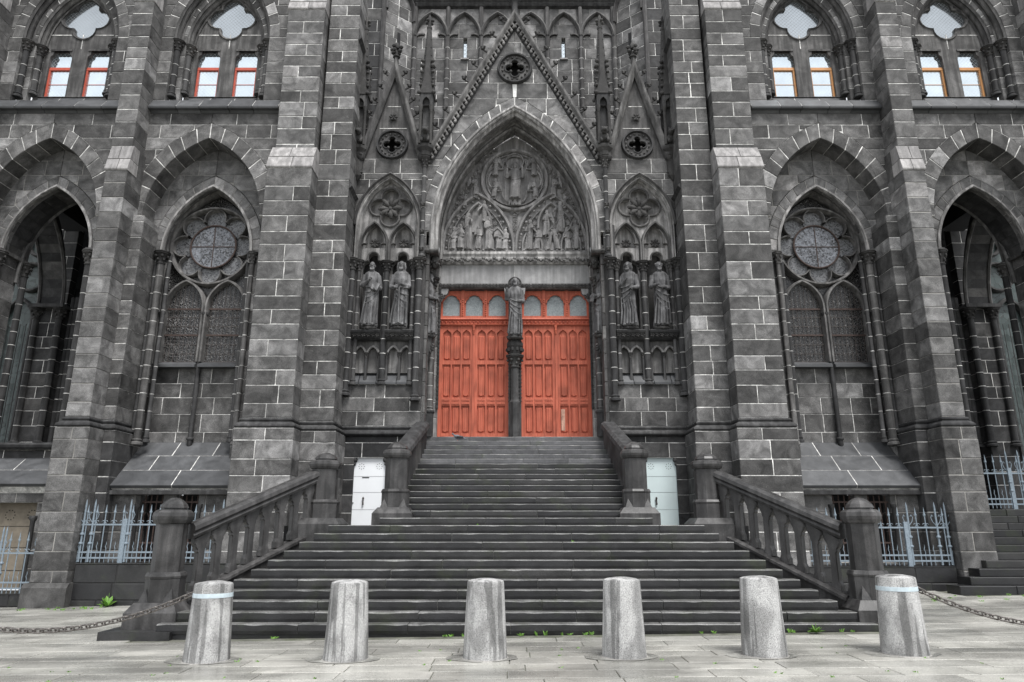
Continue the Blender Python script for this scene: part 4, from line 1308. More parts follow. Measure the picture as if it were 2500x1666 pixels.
    for x0 in (gx0 - .12, gx1 + .12):
        raking(g, x0, 12.35, c, 15.52, .20, 18.80, 19.35, 'trim')
        place_crockets(g, x0, 12.35, c, 15.52, 5, 18.95, .78, .30, .90, out=.08)
        m = MB(); m.lump((x0, 18.85, 12.36), .12, .12, .16); m.lump((x0 - .03, 18.76, 12.40), .05); m.done('head_stop', 'carved', g, smooth='all')
    m = MB(); m.lathe(c, 18.98, [(.07, 15.3), (.06, 15.75)], 8); finial(m, c, 18.98, 15.7, .17); m.done('finial', 'carved', g, smooth=True)

def pinnacle(s, d, y, big, label):
    global SX
    SX = s
    t = thing('pinnacle', label, 'pinnacle', (s * d, y, 11.8), group='crocketed pinnacles flanking the gables')
    m = MB()
    if big:
        m.lathe(d, y, [(.10, 12.32), (.16, 12.38), (.17, 12.50), (.26, 12.60), (.27, 12.68), (.23, 12.72)], 8, ph=pi / 8)
    else:
        m.lathe(d, y, [(.02, 11.62), (.12, 11.75), (.14, 11.9), (.15, 12.3), (.17, 12.50), (.26, 12.60), (.27, 12.68), (.23, 12.72)], 8, ph=pi / 8)
        q = ico_cluster((d, y, 11.86), .18, 8, 3); m.join(q)
    m.done('corbel', 'carved', t)
    # crouching beast
    m = MB()
    m.lump((d, y - .12, 12.92), .16, .20, .17, 8, 5); m.lump((d - .02, y - .33, 13.06), .11, .12, .11, 8, 5); m.lump((d - .02, y - .45, 13.02), .06, .08, .05)
    for q in (-.08, .06):
        m.lump((d + q, y - .30, 13.17), .035, .03, .05); m.tube([(d + q * 1.3, y - .22, 12.9), (d + q * 1.4, y - .32, 12.78), (d + q * 1.4, y - .36, 12.70)], .045, 6)
    m.done('beast', 'carved', t, smooth='all')
    # open shafts and tabernacle
    m = MB()
    for qx in (-.16, .16):
        for qy in (-.16, .16):
            m.lathe(d + qx, y + qy, [(.045, 12.72), (.045, 13.75), (.065, 13.8), (.04, 13.82), (.075, 13.98), (.08, 14.0)], 8)
    m.done('shaft', 'carved', t, smooth=True)
    m = MB()
    m.plate([(d - .20, 14.0), (d + .20, 14.0), (d + .20, 14.42), (d - .20, 14.42)], [arch_poly(d, 14.001 + .005, 14.1, .11, .2, 0, 5)], y - .20, y + .20, back=True)
    m.box(d - .10, d + .10, y - .08, y + .12, 13.1, 14.3)
    m.done('tabernacle', 'trim_dark', t)
    m = MB()
    for k in range(4):
        R = Matrix.Translation((d, y, 0)) @ Matrix.Rotation(k * pi / 2, 4, 'Z')
        q = MB(); q.prism([(-.21, 14.42), (.21, 14.42), (0, 15.35)], -.22, -.12)
        m.join(q, R)
    m.lathe(d, y, [(.25, 14.42), (.22, 14.5), (.16, 15.6), (.075, 16.85), (.09, 16.87), (.09, 16.93), (.05, 16.95)], 8, ph=pi / 8)
    m.done('spire', 'carved', t)
    m = MB()
    for k in range(4):
        a = k * pi / 2 + pi / 4
        for z, rr, sz in ((14.44, .31, .075), (14.72, .27, .055), (14.95, .26, .05), (15.2, .24, .06), (15.42, .23, .075), (15.6, .22, .07)):
            m.lump((d + rr * cos(a), y + rr * sin(a), z), sz, sz, sz * .9, 6, 3)
        for z in (15.85, 16.15, 16.45, 16.7):
            r = .13 - (z - 15.6) * .06
            m.lump((d + r * 1.15 * cos(a), y + r * 1.15 * sin(a), z), .028, .028, .03, 5, 3)
    m.done('spire_crocket', 'carved', t, smooth='all')['kind'] = 'stuff'
    m = MB()
    m.lathe(d, y, [(.05, 16.93), (.06, 17.1), (.04, 17.2), (.06, 17.3), (.002, 17.42)], 8)
    for k in range(4):
        a = k * pi / 2 + .5
        m.lump((d + .11 * cos(a), y + .11 * sin(a), 17.14), .06, .06, .05)
    m.done('finial', 'carved', t, smooth=True)

# ------------------------------------------------------------------ gallery behind the gable
def gallery():
    global SX, XF
    SX = 1
    t = thing('gallery_wall', 'upper wall behind the portal gable with a blind arcade and two slit windows', 'church wall', (0, 22.5, 11))
    zz = [11.5 + .5 * i for i in range(16)] + [19.42]
    slit = (1.78, 1.92)
    lowz = [z for z in zz if z <= 18.5]
    stone_wall(t, [(-3.7, 3.7)], lowz, 22.5, .4, seed=200, wlo=.5, whi=.95, odd=.2, mat='stone')
    hi_ = [18.5, 18.95, 19.42]
    stone_wall(t, [(-3.7, -slit[1]), (-slit[0], slit[0]), (slit[1], 3.7)], hi_, 22.5, .4, seed=201, wlo=.5, whi=.9, odd=.25)
    stone_wall(t, [(-3.7, 3.7)], [19.42, 20.0, 20.72], 22.5, .4, seed=202, wlo=.5, whi=.9, mat='stone_pale', mortar='mortar_dull', gap=.014)
    for sg in (-1, 1):
        m = MB(); xs = sorted((sg * slit[0], sg * slit[1]))
        m.box(xs[0] - .02, xs[1] + .02, 22.68, 22.72, 18.45, 19.5); p = m.done('slit_window', 'glass_slit', t)
        m = MB(); m.box(xs[0] - .08, xs[1] + .08, 22.42, 22.6, 18.44, 18.50); m.done('window_sill', 'weather_pale', p)
    m = MB()
    for i in range(6):
        c = -3.125 + 1.25 * i
        arch_sweep(m, c, 19.42, .57, .98, [(.10, 22.5), (.08, 22.34), (.02, 22.30), (-.02, 22.36), (.01, 22.42), (-.03, 22.48), (-.03, 22.52)], 10)
        for sg in (-1, 1):
            arc_bar(m, c + sg * .36, 19.30, .24, pi * (.0 if sg > 0 else .35), pi * (.65 if sg > 0 else 1.0), [(.03, 22.5), (.03, 22.40), (-.03, 22.40), (-.03, 22.5)], 7)
    m.done('blind_arcade', 'trim', t, smooth=True)
    for i in range(7):
        x = -3.75 + 1.25 * i
        shaft(t, x, 22.42, 11.5, 19.5, .085, cap=False, base=False, mat='trim', name='arcade_shaft')
        m = MB(); m.lathe(x, 22.42, [(.085, 19.5), (.08, 20.7)], 8); m.done('roll_moulding', 'trim', t, smooth=True)
    m = MB(); m.strip(-3.95, 3.95, [(22.5, 20.70), (22.36, 20.74), (22.30, 20.82), (22.38, 20.9), (22.30, 20.98), (22.22, 21.04), (22.22, 21.12), (22.45, 21.14), (22.7, 21.14), (22.7, 20.70)]); m.done('cornice', 'trim_dark', t)
    m = MB(); m.strip(-3.95, 3.95, [(22.35, 21.14), (22.2, 21.42), (22.15, 21.5), (22.7, 21.5), (22.7, 21.14)]); f = m.done('leaf_frieze', 'trim', t)
    lm = ico_cluster((0, 0, 0), .13, 5, 9).mesh('carved_leaf', 'carved', smooth='all')
    for i in range(26):
        link('carved_leaf', lm, f, (-3.75 + .3 * i, 22.22, 21.28))
    m = MB(); m.box(-3.9, 3.9, 22.3, 22.9, 21.5, 22.6); m.done('parapet', 'stone', t)
    # canted turret faces
    for s in (-1, 1):
        SX = s
        u = thing('stair_turret', f'canted turret wall {NAME[s]} of the gallery with sloping white joints', 'church wall', (s * 4.3, 22, 11))
        ang = atan2(-.85, 1.05)
        XF = Matrix.Translation((3.75, 22.5, 0)) @ Matrix.Rotation(ang, 4, 'Z')
        stone_wall(u, [(0.05, 1.33)], [11.5 + .5 * i for i in range(22)], 0, .4, seed=210 + s, wlo=.35, whi=.75, odd=.3)
        m = MB(); m.box(.62, .74, -.012, .05, 18.3, 19.3); m.done('slit_window', 'black', u)
        m = MB()
        arch_sweep(m, .69, 20.3, .55, .95, [(.10, 0), (.08, -.14), (.02, -.18), (-.02, -.12), (-.03, .02)], 8, leg=20.0)
        for x in (.02, 1.36): m.lathe(x, -.05, [(.09, 11.5), (.09, 22.5)], 8)
        m.done('corner_shaft', 'trim', u, smooth=True)
        XF = None
        stone_wall(u, [(4.85, 5.9)], [11.5 + .5 * i for i in range(22)], 21.62, .4, seed=220 + s, wlo=.4, whi=.8, mat='stone_dark')
        m = MB(); m.box(4.82, 6.0, 21.9, 23, 11.5, 22.4); m.box(3.7, 4.9, 22.6, 23, 11.5, 22.4); m.done('turret_core', 'inner', u)
    SX = 1
    # the roof of the porch closing the space between gable and gallery
    m = MB(); m.box(-5.6, 5.6, 20.6, 22.9, 11.9, 12.1); m.done('porch_roof', 'weather', t)

# ------------------------------------------------------------------ carved figures
def limb(mb, pts, rad, n=8):
    mb.tube(pts, rad, n)

def figure(h, seed, arms, sway=.02, beard=True, halo=False, seat=0.0, lean=0.0, book=None, sword=False, long_hair=True, folds=9, wings=False, bald=False, amp=.13):
    """a robed figure facing -y, feet at the origin, h tall when standing; returned as raw overlapping shells to be fused"""
    rg = random.Random(seed)
    m = MB()
    ph = rg.uniform(0, 6)
    prof = [(.0, .128, .10), (.03, .132, .105), (.12, .122, .10), (.25, .116, .095), (.38, .118, .094), (.48, .120, .092), (.56, .112, .085), (.62, .104, .08),
            (.69, .118, .084), (.75, .132, .086), (.79, .134, .08), (.82, .112, .068), (.84, .07, .055)]
    N = 44
    rings = []
    for f, a, b in prof:
        A = max(.02, amp * (1 - f / .75)) if f < .62 else .025
        ring = []
        for i in range(N):
            t = 2 * pi * i / N
            k = 1 + A * (sin(folds * t + ph + f * 2.2) * .6 + sin((folds * 1.6 // 1) * t + ph * 2 - f * 3) * .4)
            cx = sway * sin(f * pi) + lean * f
            ring.append(((cx + a * cos(t) * k) * h, (b * sin(t) * k + (.02 if f > .7 else 0)) * h, f * h))
        rings.append([(x * .85, y, z) for x, y, z in ring])
    if seat:
        # fold the figure at the hips so that thighs come forward
        def bend(p):
            x, y, z = p
            q = z / h
            if q < .28: return (x, y - seat * h * .5, z)
            if q < .52: 
                u = (q - .28) / .24
                return (x, y - seat * h * .5 * (1 - u) , z - u * .14 * h)
            return (x, y, z - .14 * h)
        rings = [[bend(p) for p in r] for r in rings]
    m.loft(rings)
    dz = -.14 * h if seat else 0
    hx = (sway * .3 + lean * .95)
    def V(x, y, z): return (x * h, y * h, z * h + dz)
    # mantle: diagonal folds across the front
    for k in range(4):
        z0 = .60 - k * .07; 
        pts = []
        for i in range(8):
            u = i / 7
            x = -.10 + .21 * u
            zz = z0 + (.05 + .06 * k) * (u - .3) * (1 if seed % 2 else -1) - .03 * sin(pi * u) * (1 + k * .3)
            pts.append(V(x + sway, -.078 - .016 * sin(pi * u) , zz))
        m.tube(pts, [.004 * h] + [.010 * h] * 6 + [.004 * h], 6)
    for k in range(6):      # falling folds of the skirt
        x = -.10 + .04 * k
        m.tube([V(x * .8 + sway, -.085, .44 - .02 * (k % 3)), V(x + .01, -.10, .22), V(x * 1.1, -.105, .02)], [.006 * h, .012 * h, .016 * h], 6)
    # neck and head
    m.tube([V(hx * .9, .01, .81), V(hx, -.002, .87)], [.042 * h, .036 * h], 10)
    hz = .922
    m.lump(V(hx, -.010, hz), .043 * h, .054 * h, .066 * h, 14, 9)
    m.lump(V(hx, -.018, hz - .035), .033 * h, .042 * h, .035 * h, 10, 6)        # jaw
    m.tube([V(hx, -.058, hz + .018), V(hx, -.070, hz - .010), V(hx, -.058, hz - .014)], [.006 * h, .0105 * h, .006 * h], 6)   # nose
    m.tube([V(hx - .03, -.052, hz + .016), V(hx, -.060, hz + .021), V(hx + .03, -.052, hz + .016)], .007 * h, 6)              # brow
    m.tube([V(hx - .016, -.058, hz - .030), V(hx, -.062, hz - .031), V(hx + .016, -.058, hz - .030)], .0045 * h, 6)           # lips
    for sg in (-1, 1):
        m.lump(V(hx + sg * .044, -.004, hz), .008 * h, .012 * h, .017 * h)      # ear
    if not bald:
        m.lump(V(hx, .010, hz + .016), .049 * h, .052 * h, .060 * h, 14, 8)
        for i in range(9):
            a = pi * (.08 + .84 * i / 8)
            m.lump(V(hx + .050 * cos(a), .012 + .04 * sin(a) - .012, hz + .03 + .028 * sin(a) * .6), .016 * h, .016 * h, .02 * h, 6, 4)
    if long_hair:
        for sg in (-1, 1):
            m.tube([V(hx + sg * .045, .0, hz + .02), V(hx + sg * .055, .006, hz - .03), V(hx + sg * .05, .012, hz - .075)], [.018 * h, .02 * h, .014 * h], 7)
    if beard:
        for i in range(5):
            x = -.024 + .012 * i
            m.tube([V(hx + x, -.046, hz - .038), V(hx + x * .9, -.058, hz - .07), V(hx + x * .5, -.052, hz - .092 + abs(x) * .6)], [.011 * h, .012 * h, .006 * h], 6)
    # arms
    for sg, el, hd in arms:
        sh = V(hx * .6 + sg * .098, .012, .775)
        e = V(el[0] * .79, el[1], el[2]); w = V(*hd)
        m.tube([sh, tuple(Vector(sh).lerp(Vector(e), .5)), e], [.040 * h, .038 * h, .036 * h], 9)
        f = Vector(w) - Vector(e)
        m.tube([e, tuple(Vector(e) + f * .55), w], [.036 * h, .033 * h, .020 * h], 9)
        d = f.normalized()
        c = Vector(w) + d * .02 * h
        m.lump(tuple(c), .019 * h, .019 * h, .022 * h)
        side = d.cross(Vector((0, 1, 0)))
        if side.length < .1: side = Vector((1, 0, 0))
        side.normalize()
        for k in range(4):
            b0 = c + side * (k - 1.5) * .0095 * h + d * .014 * h
            L = (.030, .036, .034, .026)[k] * h
            b1 = b0 + d * L * .55; b2 = b1 + (d * .6 + Vector((0, .35, -.35))) * L * .5
            m.tube([tuple(b0), tuple(b1), tuple(b2)], [.0062 * h, .0056 * h, .0046 * h], 5)
        t0 = c + side * .019 * h; m.tube([tuple(t0), tuple(t0 + (side * .7 + d) * .022 * h)], [.007 * h, .005 * h], 5)
    # feet
    for sg in (-1, 1):
        m.tube([(sg * .055 * h, -.05 * h - seat * h * .5, .018 * h), (sg * .062 * h, -.135 * h - seat * h * .5, .012 * h)], [.024 * h, .017 * h], 8)
    if book:
        q = MB(); q.box(-.05 * h, .05 * h, -.018 * h, .018 * h, -.065 * h, .065 * h)
        m.join(q, Matrix.Translation(V(*book)) @ Matrix.Rotation(.35, 4, 'Y') @ Matrix.Rotation(-.25, 4, 'X'))
    if sword:
        m.tube([V(.0, -.13, .60), V(.01, -.15, .02)], [.016 * h, .012 * h], 6)
        m.tube([V(-.05, -.13, .545), V(.05, -.13, .55)], .010 * h, 6)
    if wings:
        for sg in (-1, 1):
            m.lump(V(sg * .15, .05, .72), .05 * h, .022 * h, .17 * h, 8, 6)
            m.lump(V(sg * .21, .055, .62), .04 * h, .02 * h, .17 * h, 8, 6)
            m.lump(V(sg * .26, .06, .52), .03 * h, .018 * h, .14 * h, 8, 6)
    return m

def fuse(o, voxel, smooth=2):
    r = o.modifiers.new('fuse', 'REMESH'); r.mode = 'VOXEL'; r.voxel_size = voxel; r.use_smooth_shade = True
    if smooth:
        q = o.modifiers.new('soften', 'SMOOTH'); q.iterations = smooth; q.factor = .4
    return o

def statue(s, d, y, z, h, yaw, seed, label, mat='statue', **kw):
    global SX
    SX = 1
    t = thing('saint_statue', label, 'statue', (s * d, y, z), group='carved stone saints around the doors')
    m = figure(h, seed, **kw)
    T = Matrix.Translation((s * d, y, z)) @ Matrix.Rotation(yaw, 4, 'Z')
    m.xf(T)
    fuse(m.done('robed_figure', mat, t), .0105, 1)
    b = MB()
    b.lathe(s * d, y, [(.20, z - .10), (.24, z - .06), (.22, z - .02), (.18, z + .01)], 14, sq=.8)
    rg = random.Random(seed)
    for i in range(12):
        a = 2 * pi * i / 12
        b.lump((s * d + .19 * cos(a), y + .15 * sin(a), z - .05 + rg.uniform(-.03, .03)), .06, .05, .045, 6, 4)
    b.done('rocky_foot', 'carved', t, smooth='all')
    return t

A_BLESS = [(-1, (-.17, -.03, .60), (-.13, -.10, .74)), (1, (.165, .0, .58), (.07, -.115, .56))]
A_FOLD = [(-1, (-.165, -.01, .60), (-.06, -.12, .60)), (1, (.165, -.01, .58), (.03, -.125, .56))]
A_CHEST = [(-1, (-.165, -.02, .60), (-.02, -.115, .67)), (1, (.165, .0, .58), (.08, -.11, .55))]
A_HOLD = [(-1, (-.165, 0, .59), (-.05, -.125, .55)), (1, (.16, -.02, .59), (.03, -.13, .60))]

def statues():
    statue(-1, 4.14, 18.98, 7.08, 1.98, .12, 1, 'bald bearded saint with hand at his chest, in the outer niche left of the doors', arms=A_CHEST, bald=True, long_hair=False, book=(.07, -.12, .57))
    statue(-1, 3.30, 18.98, 7.08, 2.00, .05, 2, 'curly haired saint holding a long sword, in the niche nearest the doors on the left', arms=A_HOLD, sword=True, long_hair=True, sway=.025)
    statue(1, 3.28, 18.98, 7.08, 1.98, -.45, 3, 'saint turned to the doors, hand on breast, in the nearest niche on the right', arms=A_CHEST, long_hair=True, sway=-.02)
    statue(1, 4.16, 18.98, 7.08, 1.98, -.05, 4, 'broad bearded saint in a toga, in the outer niche right of the doors', arms=A_FOLD, long_hair=False, folds=8)
    statue(-1, 2.53, 19.45, 6.98, 1.90, 1.35, 5, 'saint seen in profile on the left door jamb, half hidden by the shafts', arms=A_HOLD, book=(.0, -.14, .58))
    statue(1, 2.53, 19.45, 6.98, 1.90, -1.35, 6, 'saint seen in profile on the right door jamb, half hidden by the shafts', arms=A_HOLD, book=(.0, -.14, .58))
    statue(1, 0.0, 19.78, 7.02, 1.84, .0, 8, 'haloed bearded figure with raised hand, on the pillar between the red doors', arms=A_BLESS, halo=True, sway=.015)

# ------------------------------------------------------------------ the portal
def portal():
    global SX
    SX = 1
    t = thing('church_portal', 'deep gothic portal with red double doors, carved tympanum and tall crocketed gable', 'portal', (0, 19.0, 4.05))
    zs, w, h = 10.0, 2.40, 4.10
    ext = half_width(zs, w, h, .37)
    gz1, gz0, gw = 17.25, 12.35, 2.62
    def edge(z):
        return 2.70 if z < gz0 else max(0.0, gw * (gz1 - z) / (gz1 - gz0))
    R0, RZ = .50, 15.5
    def inner(z):
        r = sqrt(max(0, R0 * R0 - (z - RZ) ** 2)) if abs(z - RZ) < R0 else 0
        return max(ext(z), r)
    zz = courses(10.0, 12.35) + [12.82, 13.3, 13.86, 14.46, 15.02, 15.5, 15.98, 16.5, 17.1]
    stone_wall(t, [(lambda z: -edge(z), lambda z: -inner(z)), (lambda z: inner(z), lambda z: edge(z))], zz, 19.0, .4, seed=300, wlo=.6, whi=1.1, mat='stone_pale', jit=.004)
    # archivolt orders
    voussoirs(t, 0, zs, w, h, .36, 18.985, 19.3, 11, seed=301, mat='stone_pale', gap=.032)
    m = MB()
    arch_sweep(m, 0, zs, w, h, [(.12, 18.99), (.08, 18.93), (.03, 18.92), (.0, 18.97), (-.03, 18.96), (-.06, 19.0), (-.04, 19.06), (-.08, 19.10), (-.13, 19.12), (-.14, 19.18), (-.08, 19.26), (-.08, 19.34)], 24, leg=9.4)
    m.done('archivolt_moulding', 'trim_pale', t, smooth=True)
    j = MB()
    R = arch_R(w, h); e = R - w
    for sg in (-1, 1):
        for i in range(1, 11):
            f = i / 11
            rings = []
            for r in (R + .13, R - .15):
                a = acos(e / r) * f
                rings.append((sg * (-e + r * cos(a)), zs + r * sin(a)))
    for k, (ww, y0, y1, mt) in enumerate(((2.33, 19.30, 19.70, 'arch'), (2.24, 19.70, 20.22, 'arch'))):
        hh = sqrt(max(.1, (R + (ww - w)) ** 2 - e * e))
        voussoirs(t, 0, zs, ww, hh, .30, y0, y1, 11, seed=302 + k, mat=mt, mortar='mortar_dark', gap=.014)
        m = MB()
        arch_sweep(m, 0, zs, ww, hh, [(.04, y0 - .01), (.0, y0 - .05), (-.05, y0 - .03), (-.06, y0 + .03), (-.01, y0 + .08)] + ([] if k else [(-.02, y1 - .06), (-.05, y1 - .04)]), 22, leg=9.4)
        m.done('archivolt_moulding', 'arch', t, smooth=True)
    m = MB()
    for x in (-.11, .11):
        pass
    # jambs
    for s in (-1, 1):
        SX = s
        zz = courses(4.05, 9.55)
        stone_wall(t, [(2.27, 2.60)], zz, 20.05, .4, seed=310 + s, wlo=.5, whi=.9, mat='trim_pale')
        stone_wall(t, [(2.36, 2.64)], zz, 19.62, .4, seed=312 + s, wlo=.5, whi=.9, mat='trim')
        shaft(t, 2.44, 19.66, 4.75, 8.45, .085, caph=.34, mat='trim', capmat='carved', name='jamb_shaft')
        m = MB(); m.lathe(2.44, 19.66, [(.13, 4.05), (.13, 4.7), (.16, 4.75), (.15, 4.8)], 8, ph=pi / 8); m.done('jamb_base', 'trim_dark', t)
        m = MB(); m.strip(2.24, 2.62, [(18.93, 9.34), (18.90, 9.37), (18.90, 9.41), (18.95, 9.44), (20.12, 9.44), (20.12, 9.32), (18.96, 9.32)]); m.box(2.33, 2.62, 19.5, 20.2, 8.79, 9.24); m.lathe(2.44, 19.66, [(.07, 8.9), (.07, 10.0)], 8); m.done('jamb_block', 'trim', t)
        # leafy strip up the jamb
        f = MB(); f.box(2.235, 2.29, 20.0, 20.1, 4.9, 8.75); fr = f.done('leaf_strip', 'trim_dark', t)
        lm = ico_cluster((0, 0, 0), .045, 4, 31 + s).mesh('carved_leaf', 'carved', smooth='all', mirror=False)
        for i in range(30):
            link('carved_leaf', lm, fr, (s * 2.262, 19.985, 4.95 + 3.75 * i / 29))
        # statue corbel and canopy at the jamb
        m = MB(); q = ico_cluster((2.45, 19.42, 6.55), .15, 7, 77); m.join(q); m.tube([(2.50, 19.45, 6.9), (2.5, 19.45, 6.45), (2.55, 19.5, 5.9)], [.14, .09, .03], 8)
        m.done('statue_corbel', 'carved', t, smooth='all')
        m = MB(); m.lathe(2.36, 19.35, [(.14, 9.33), (.12, 9.2), (.10, 9.06), (.06, 8.98)], 6)
        for k in range(10): m.lump((2.36 + .12 * cos(k * 2.4), 19.35 + .12 * sin(k * 2.4), 9.04 + (k % 3) * .06), .04, .04, .05)
        m.done('statue_canopy', 'carved', t, smooth='all')
        # lintel bracket
        m = MB()
        m.prism([(2.02, 8.62), (2.30, 8.62), (2.30, 8.22), (2.24, 8.25), (2.16, 8.40), (2.06, 8.46)][::-1], 20.15, 20.42)
        m.done('lintel_bracket', 'lintel', t)
        ico_cluster((2.19, 20.12, 8.36), .10, 5, 5).done('carved_leaf', 'carved', t, smooth='all')
    SX = 1
    # lintel
    for a, b in ((-2.40, -.011), (.011, 2.40)):
        m = MB(); m.box(a, b, 20.16, 20.5, 8.79, 9.40); m.done('lintel_stone', 'lintel', t)
    m = MB(); m.box(-2.38, 2.38, 20.175, 20.45, 8.8, 9.39); m.done('mortar', 'mortar', t)
    m = MB(); m.strip(-2.42, 2.42, [(20.16, 8.62), (20.10, 8.66), (20.10, 8.76), (20.14, 8.79), (20.5, 8.79), (20.5, 8.62)]); f = m.done('lintel_edge', 'trim', t)
    lm = ico_cluster((0, 0, 0), .055, 4, 21).mesh('carved_leaf', 'carved', smooth='all')
    for i in range(46):
        x = -2.25 + .1 * i
        if abs(x) > .2: link('carved_leaf', lm, f, (x, 20.09, 8.71))
    m = MB(); m.strip(-2.42, 2.42, [(20.10, 9.40), (20.06, 9.44), (20.02, 9.56), (20.02, 9.62), (19.98, 9.70), (20.0, 9.78), (20.10, 9.80), (20.5, 9.80), (20.5, 9.40)]); f = m.done('flower_cornice', 'trim_pale', t)
    fm = ico_cluster((0, 0, 0), .10, 6, 22).mesh('carved_flower', 'tracery', smooth='all')
    for i in range(15):
        link('carved_flower', fm, f, (-2.24 + .32 * i, 19.99, 9.50))
    vm = MB(); vm.tube([(-.07, 0, .05), (0, -.03, -.05), (.07, 0, .04)], .025, 6); vm = vm.mesh('carved_vine', 'trim', smooth='all')
    for i in range(14):
        link('carved_vine', vm, f, (-2.08 + .32 * i, 20.03, 9.50))
    tympanum(t)
    doors(t)
    # central pillar
    m = MB()
    m.box(-.19, .19, 20.12, 20.5, 4.05, 8.62)
    p = m.done('centre_pillar', 'trim', t)
    for x in (-.155, .155):
        for i in range(14):
            link('carved_leaf', lm, p, (x, 20.11, 5.15 + .115 * i * .95))
    m = MB()
    m.lathe(0, 20.02, [(.155, 4.05), (.155, 5.02), (.17, 5.05), (.17, 5.10), (.13, 5.14), (.115, 5.2), (.112, 6.1), (.135, 6.12), (.115, 6.15)], 8, ph=pi / 8)
    m.done('pillar_shaft', 'trim_dark', p, smooth=True)
    capital(p, 0, 20.02, 6.13, .115, .36)
    m = MB(); m.lathe(0, 19.95, [(.16, 6.49), (.19, 6.56), (.24, 6.72), (.255, 6.74), (.255, 6.82), (.23, 6.86), (.2, 6.92)], 8, ph=pi / 8)
    for i in range(10):
        a = 2 * pi * i / 10
        m.lump((.22 * cos(a), 19.95 + .2 * sin(a), 6.64), .055, .05, .07, 6, 4)
    m.done('statue_bracket', 'carved', p, smooth=True)
    m = MB(); m.prism([(-.32, 8.62), (-.30, 8.42), (-.22, 8.34), (-.18, 8.2), (.18, 8.2), (.22, 8.34), (.30, 8.42), (.32, 8.62)], 20.06, 20.4); m.done('pillar_head', 'lintel', p)
    # halo disc behind the statue's head
    m = MB(); m.prism(circle_pts(0, 8.72, .20, 24), 19.93, 19.96)
    arc_bar(m, 0, 8.72, .19, 0, 2 * pi, bar_prof(.018, 19.90, 19.97), 24)
    for a in (pi / 2, 0, pi):
        m.box(.1 * cos(a) - .02 - .06 * abs(cos(a)), .1 * cos(a) + .02 + .06 * abs(cos(a)), 19.915, 19.95, 8.72 + .1 * sin(a) - .02 - .05 * abs(sin(a)), 8.72 + .1 * sin(a) + .02 + .05 * abs(sin(a)))
    m.done('halo', 'trim', p)
    # gable dressings
    g = MB(); g.prism(circle_pts(0, RZ, R0 + .02, 28), 19.30, 19.36); g = g.done('gable', 'black', t)  # black disc stands in for the dark recess behind the rose
    rose(g, 0.0, RZ, .50, 18.96)
    m = MB(); m.prism([(-.05, 14.5), (.05, 14.5), (.07, 14.95), (-.07, 14.95)], 18.985, 19.05); m.done('white_stain', 'drop', g)
    for s in (-1, 1):
        SX = s
        raking(g, 2.74, 12.28, 0, 17.46, .18, 18.80, 19.5, 'tracery')
        raking(g, 2.56, 12.22, 0, 17.04, .25, 18.965, 19.3, 'trim_dark', name='frieze_band')
        place_crockets(g, 2.72, 12.28, 0, 17.42, 9, 18.85, .88, .09, .93, out=.08)
        # frieze of curling leaves between the two mouldings
        x0, z0, x1, z1 = 2.55, 12.28, .02, 17.05
        K = 31
        sc = MB()
        q = MB()
        q.tube([(.0, 0, -.09), (.07, -.02, -.04), (.09, -.03, .03), (.04, -.04, .08), (-.02, -.04, .05), (-.01, -.045, .0)], [.024, .028, .03, .03, .026, .02], 6)
        q.lump((-.02, -.05, .01), .035)
        q.lump((.08, -.04, .09), .035, .03, .04)
        ang = atan2(z1 - z0, x1 - x0) - pi / 2
        for i in range(K):
            f = (i + .5) / K
            sc.join(q, Matrix.Translation((x0 + (x1 - x0) * f, 18.955, z0 + (z1 - z0) * f)) @ Matrix.Rotation(-ang, 4, 'Y') @ Matrix.Scale(1.35, 4))
        sc.done('leaf_frieze', 'tracery', g, smooth='all')
    SX = 1
    m = MB()
    m.lathe(0, 19.0, [(.12, 17.2), (.10, 17.5), (.10, 18.0), (.14, 18.05), (.24, 18.15), (.26, 18.24), (.15, 18.3), (.12, 18.6)], 8, ph=pi / 8)
    for i in range(6): m.lump((.2 * cos(i), 19.0 + .2 * sin(i), 18.8), .12)
    m.done('finial', 'trim_dark', g, smooth=True)

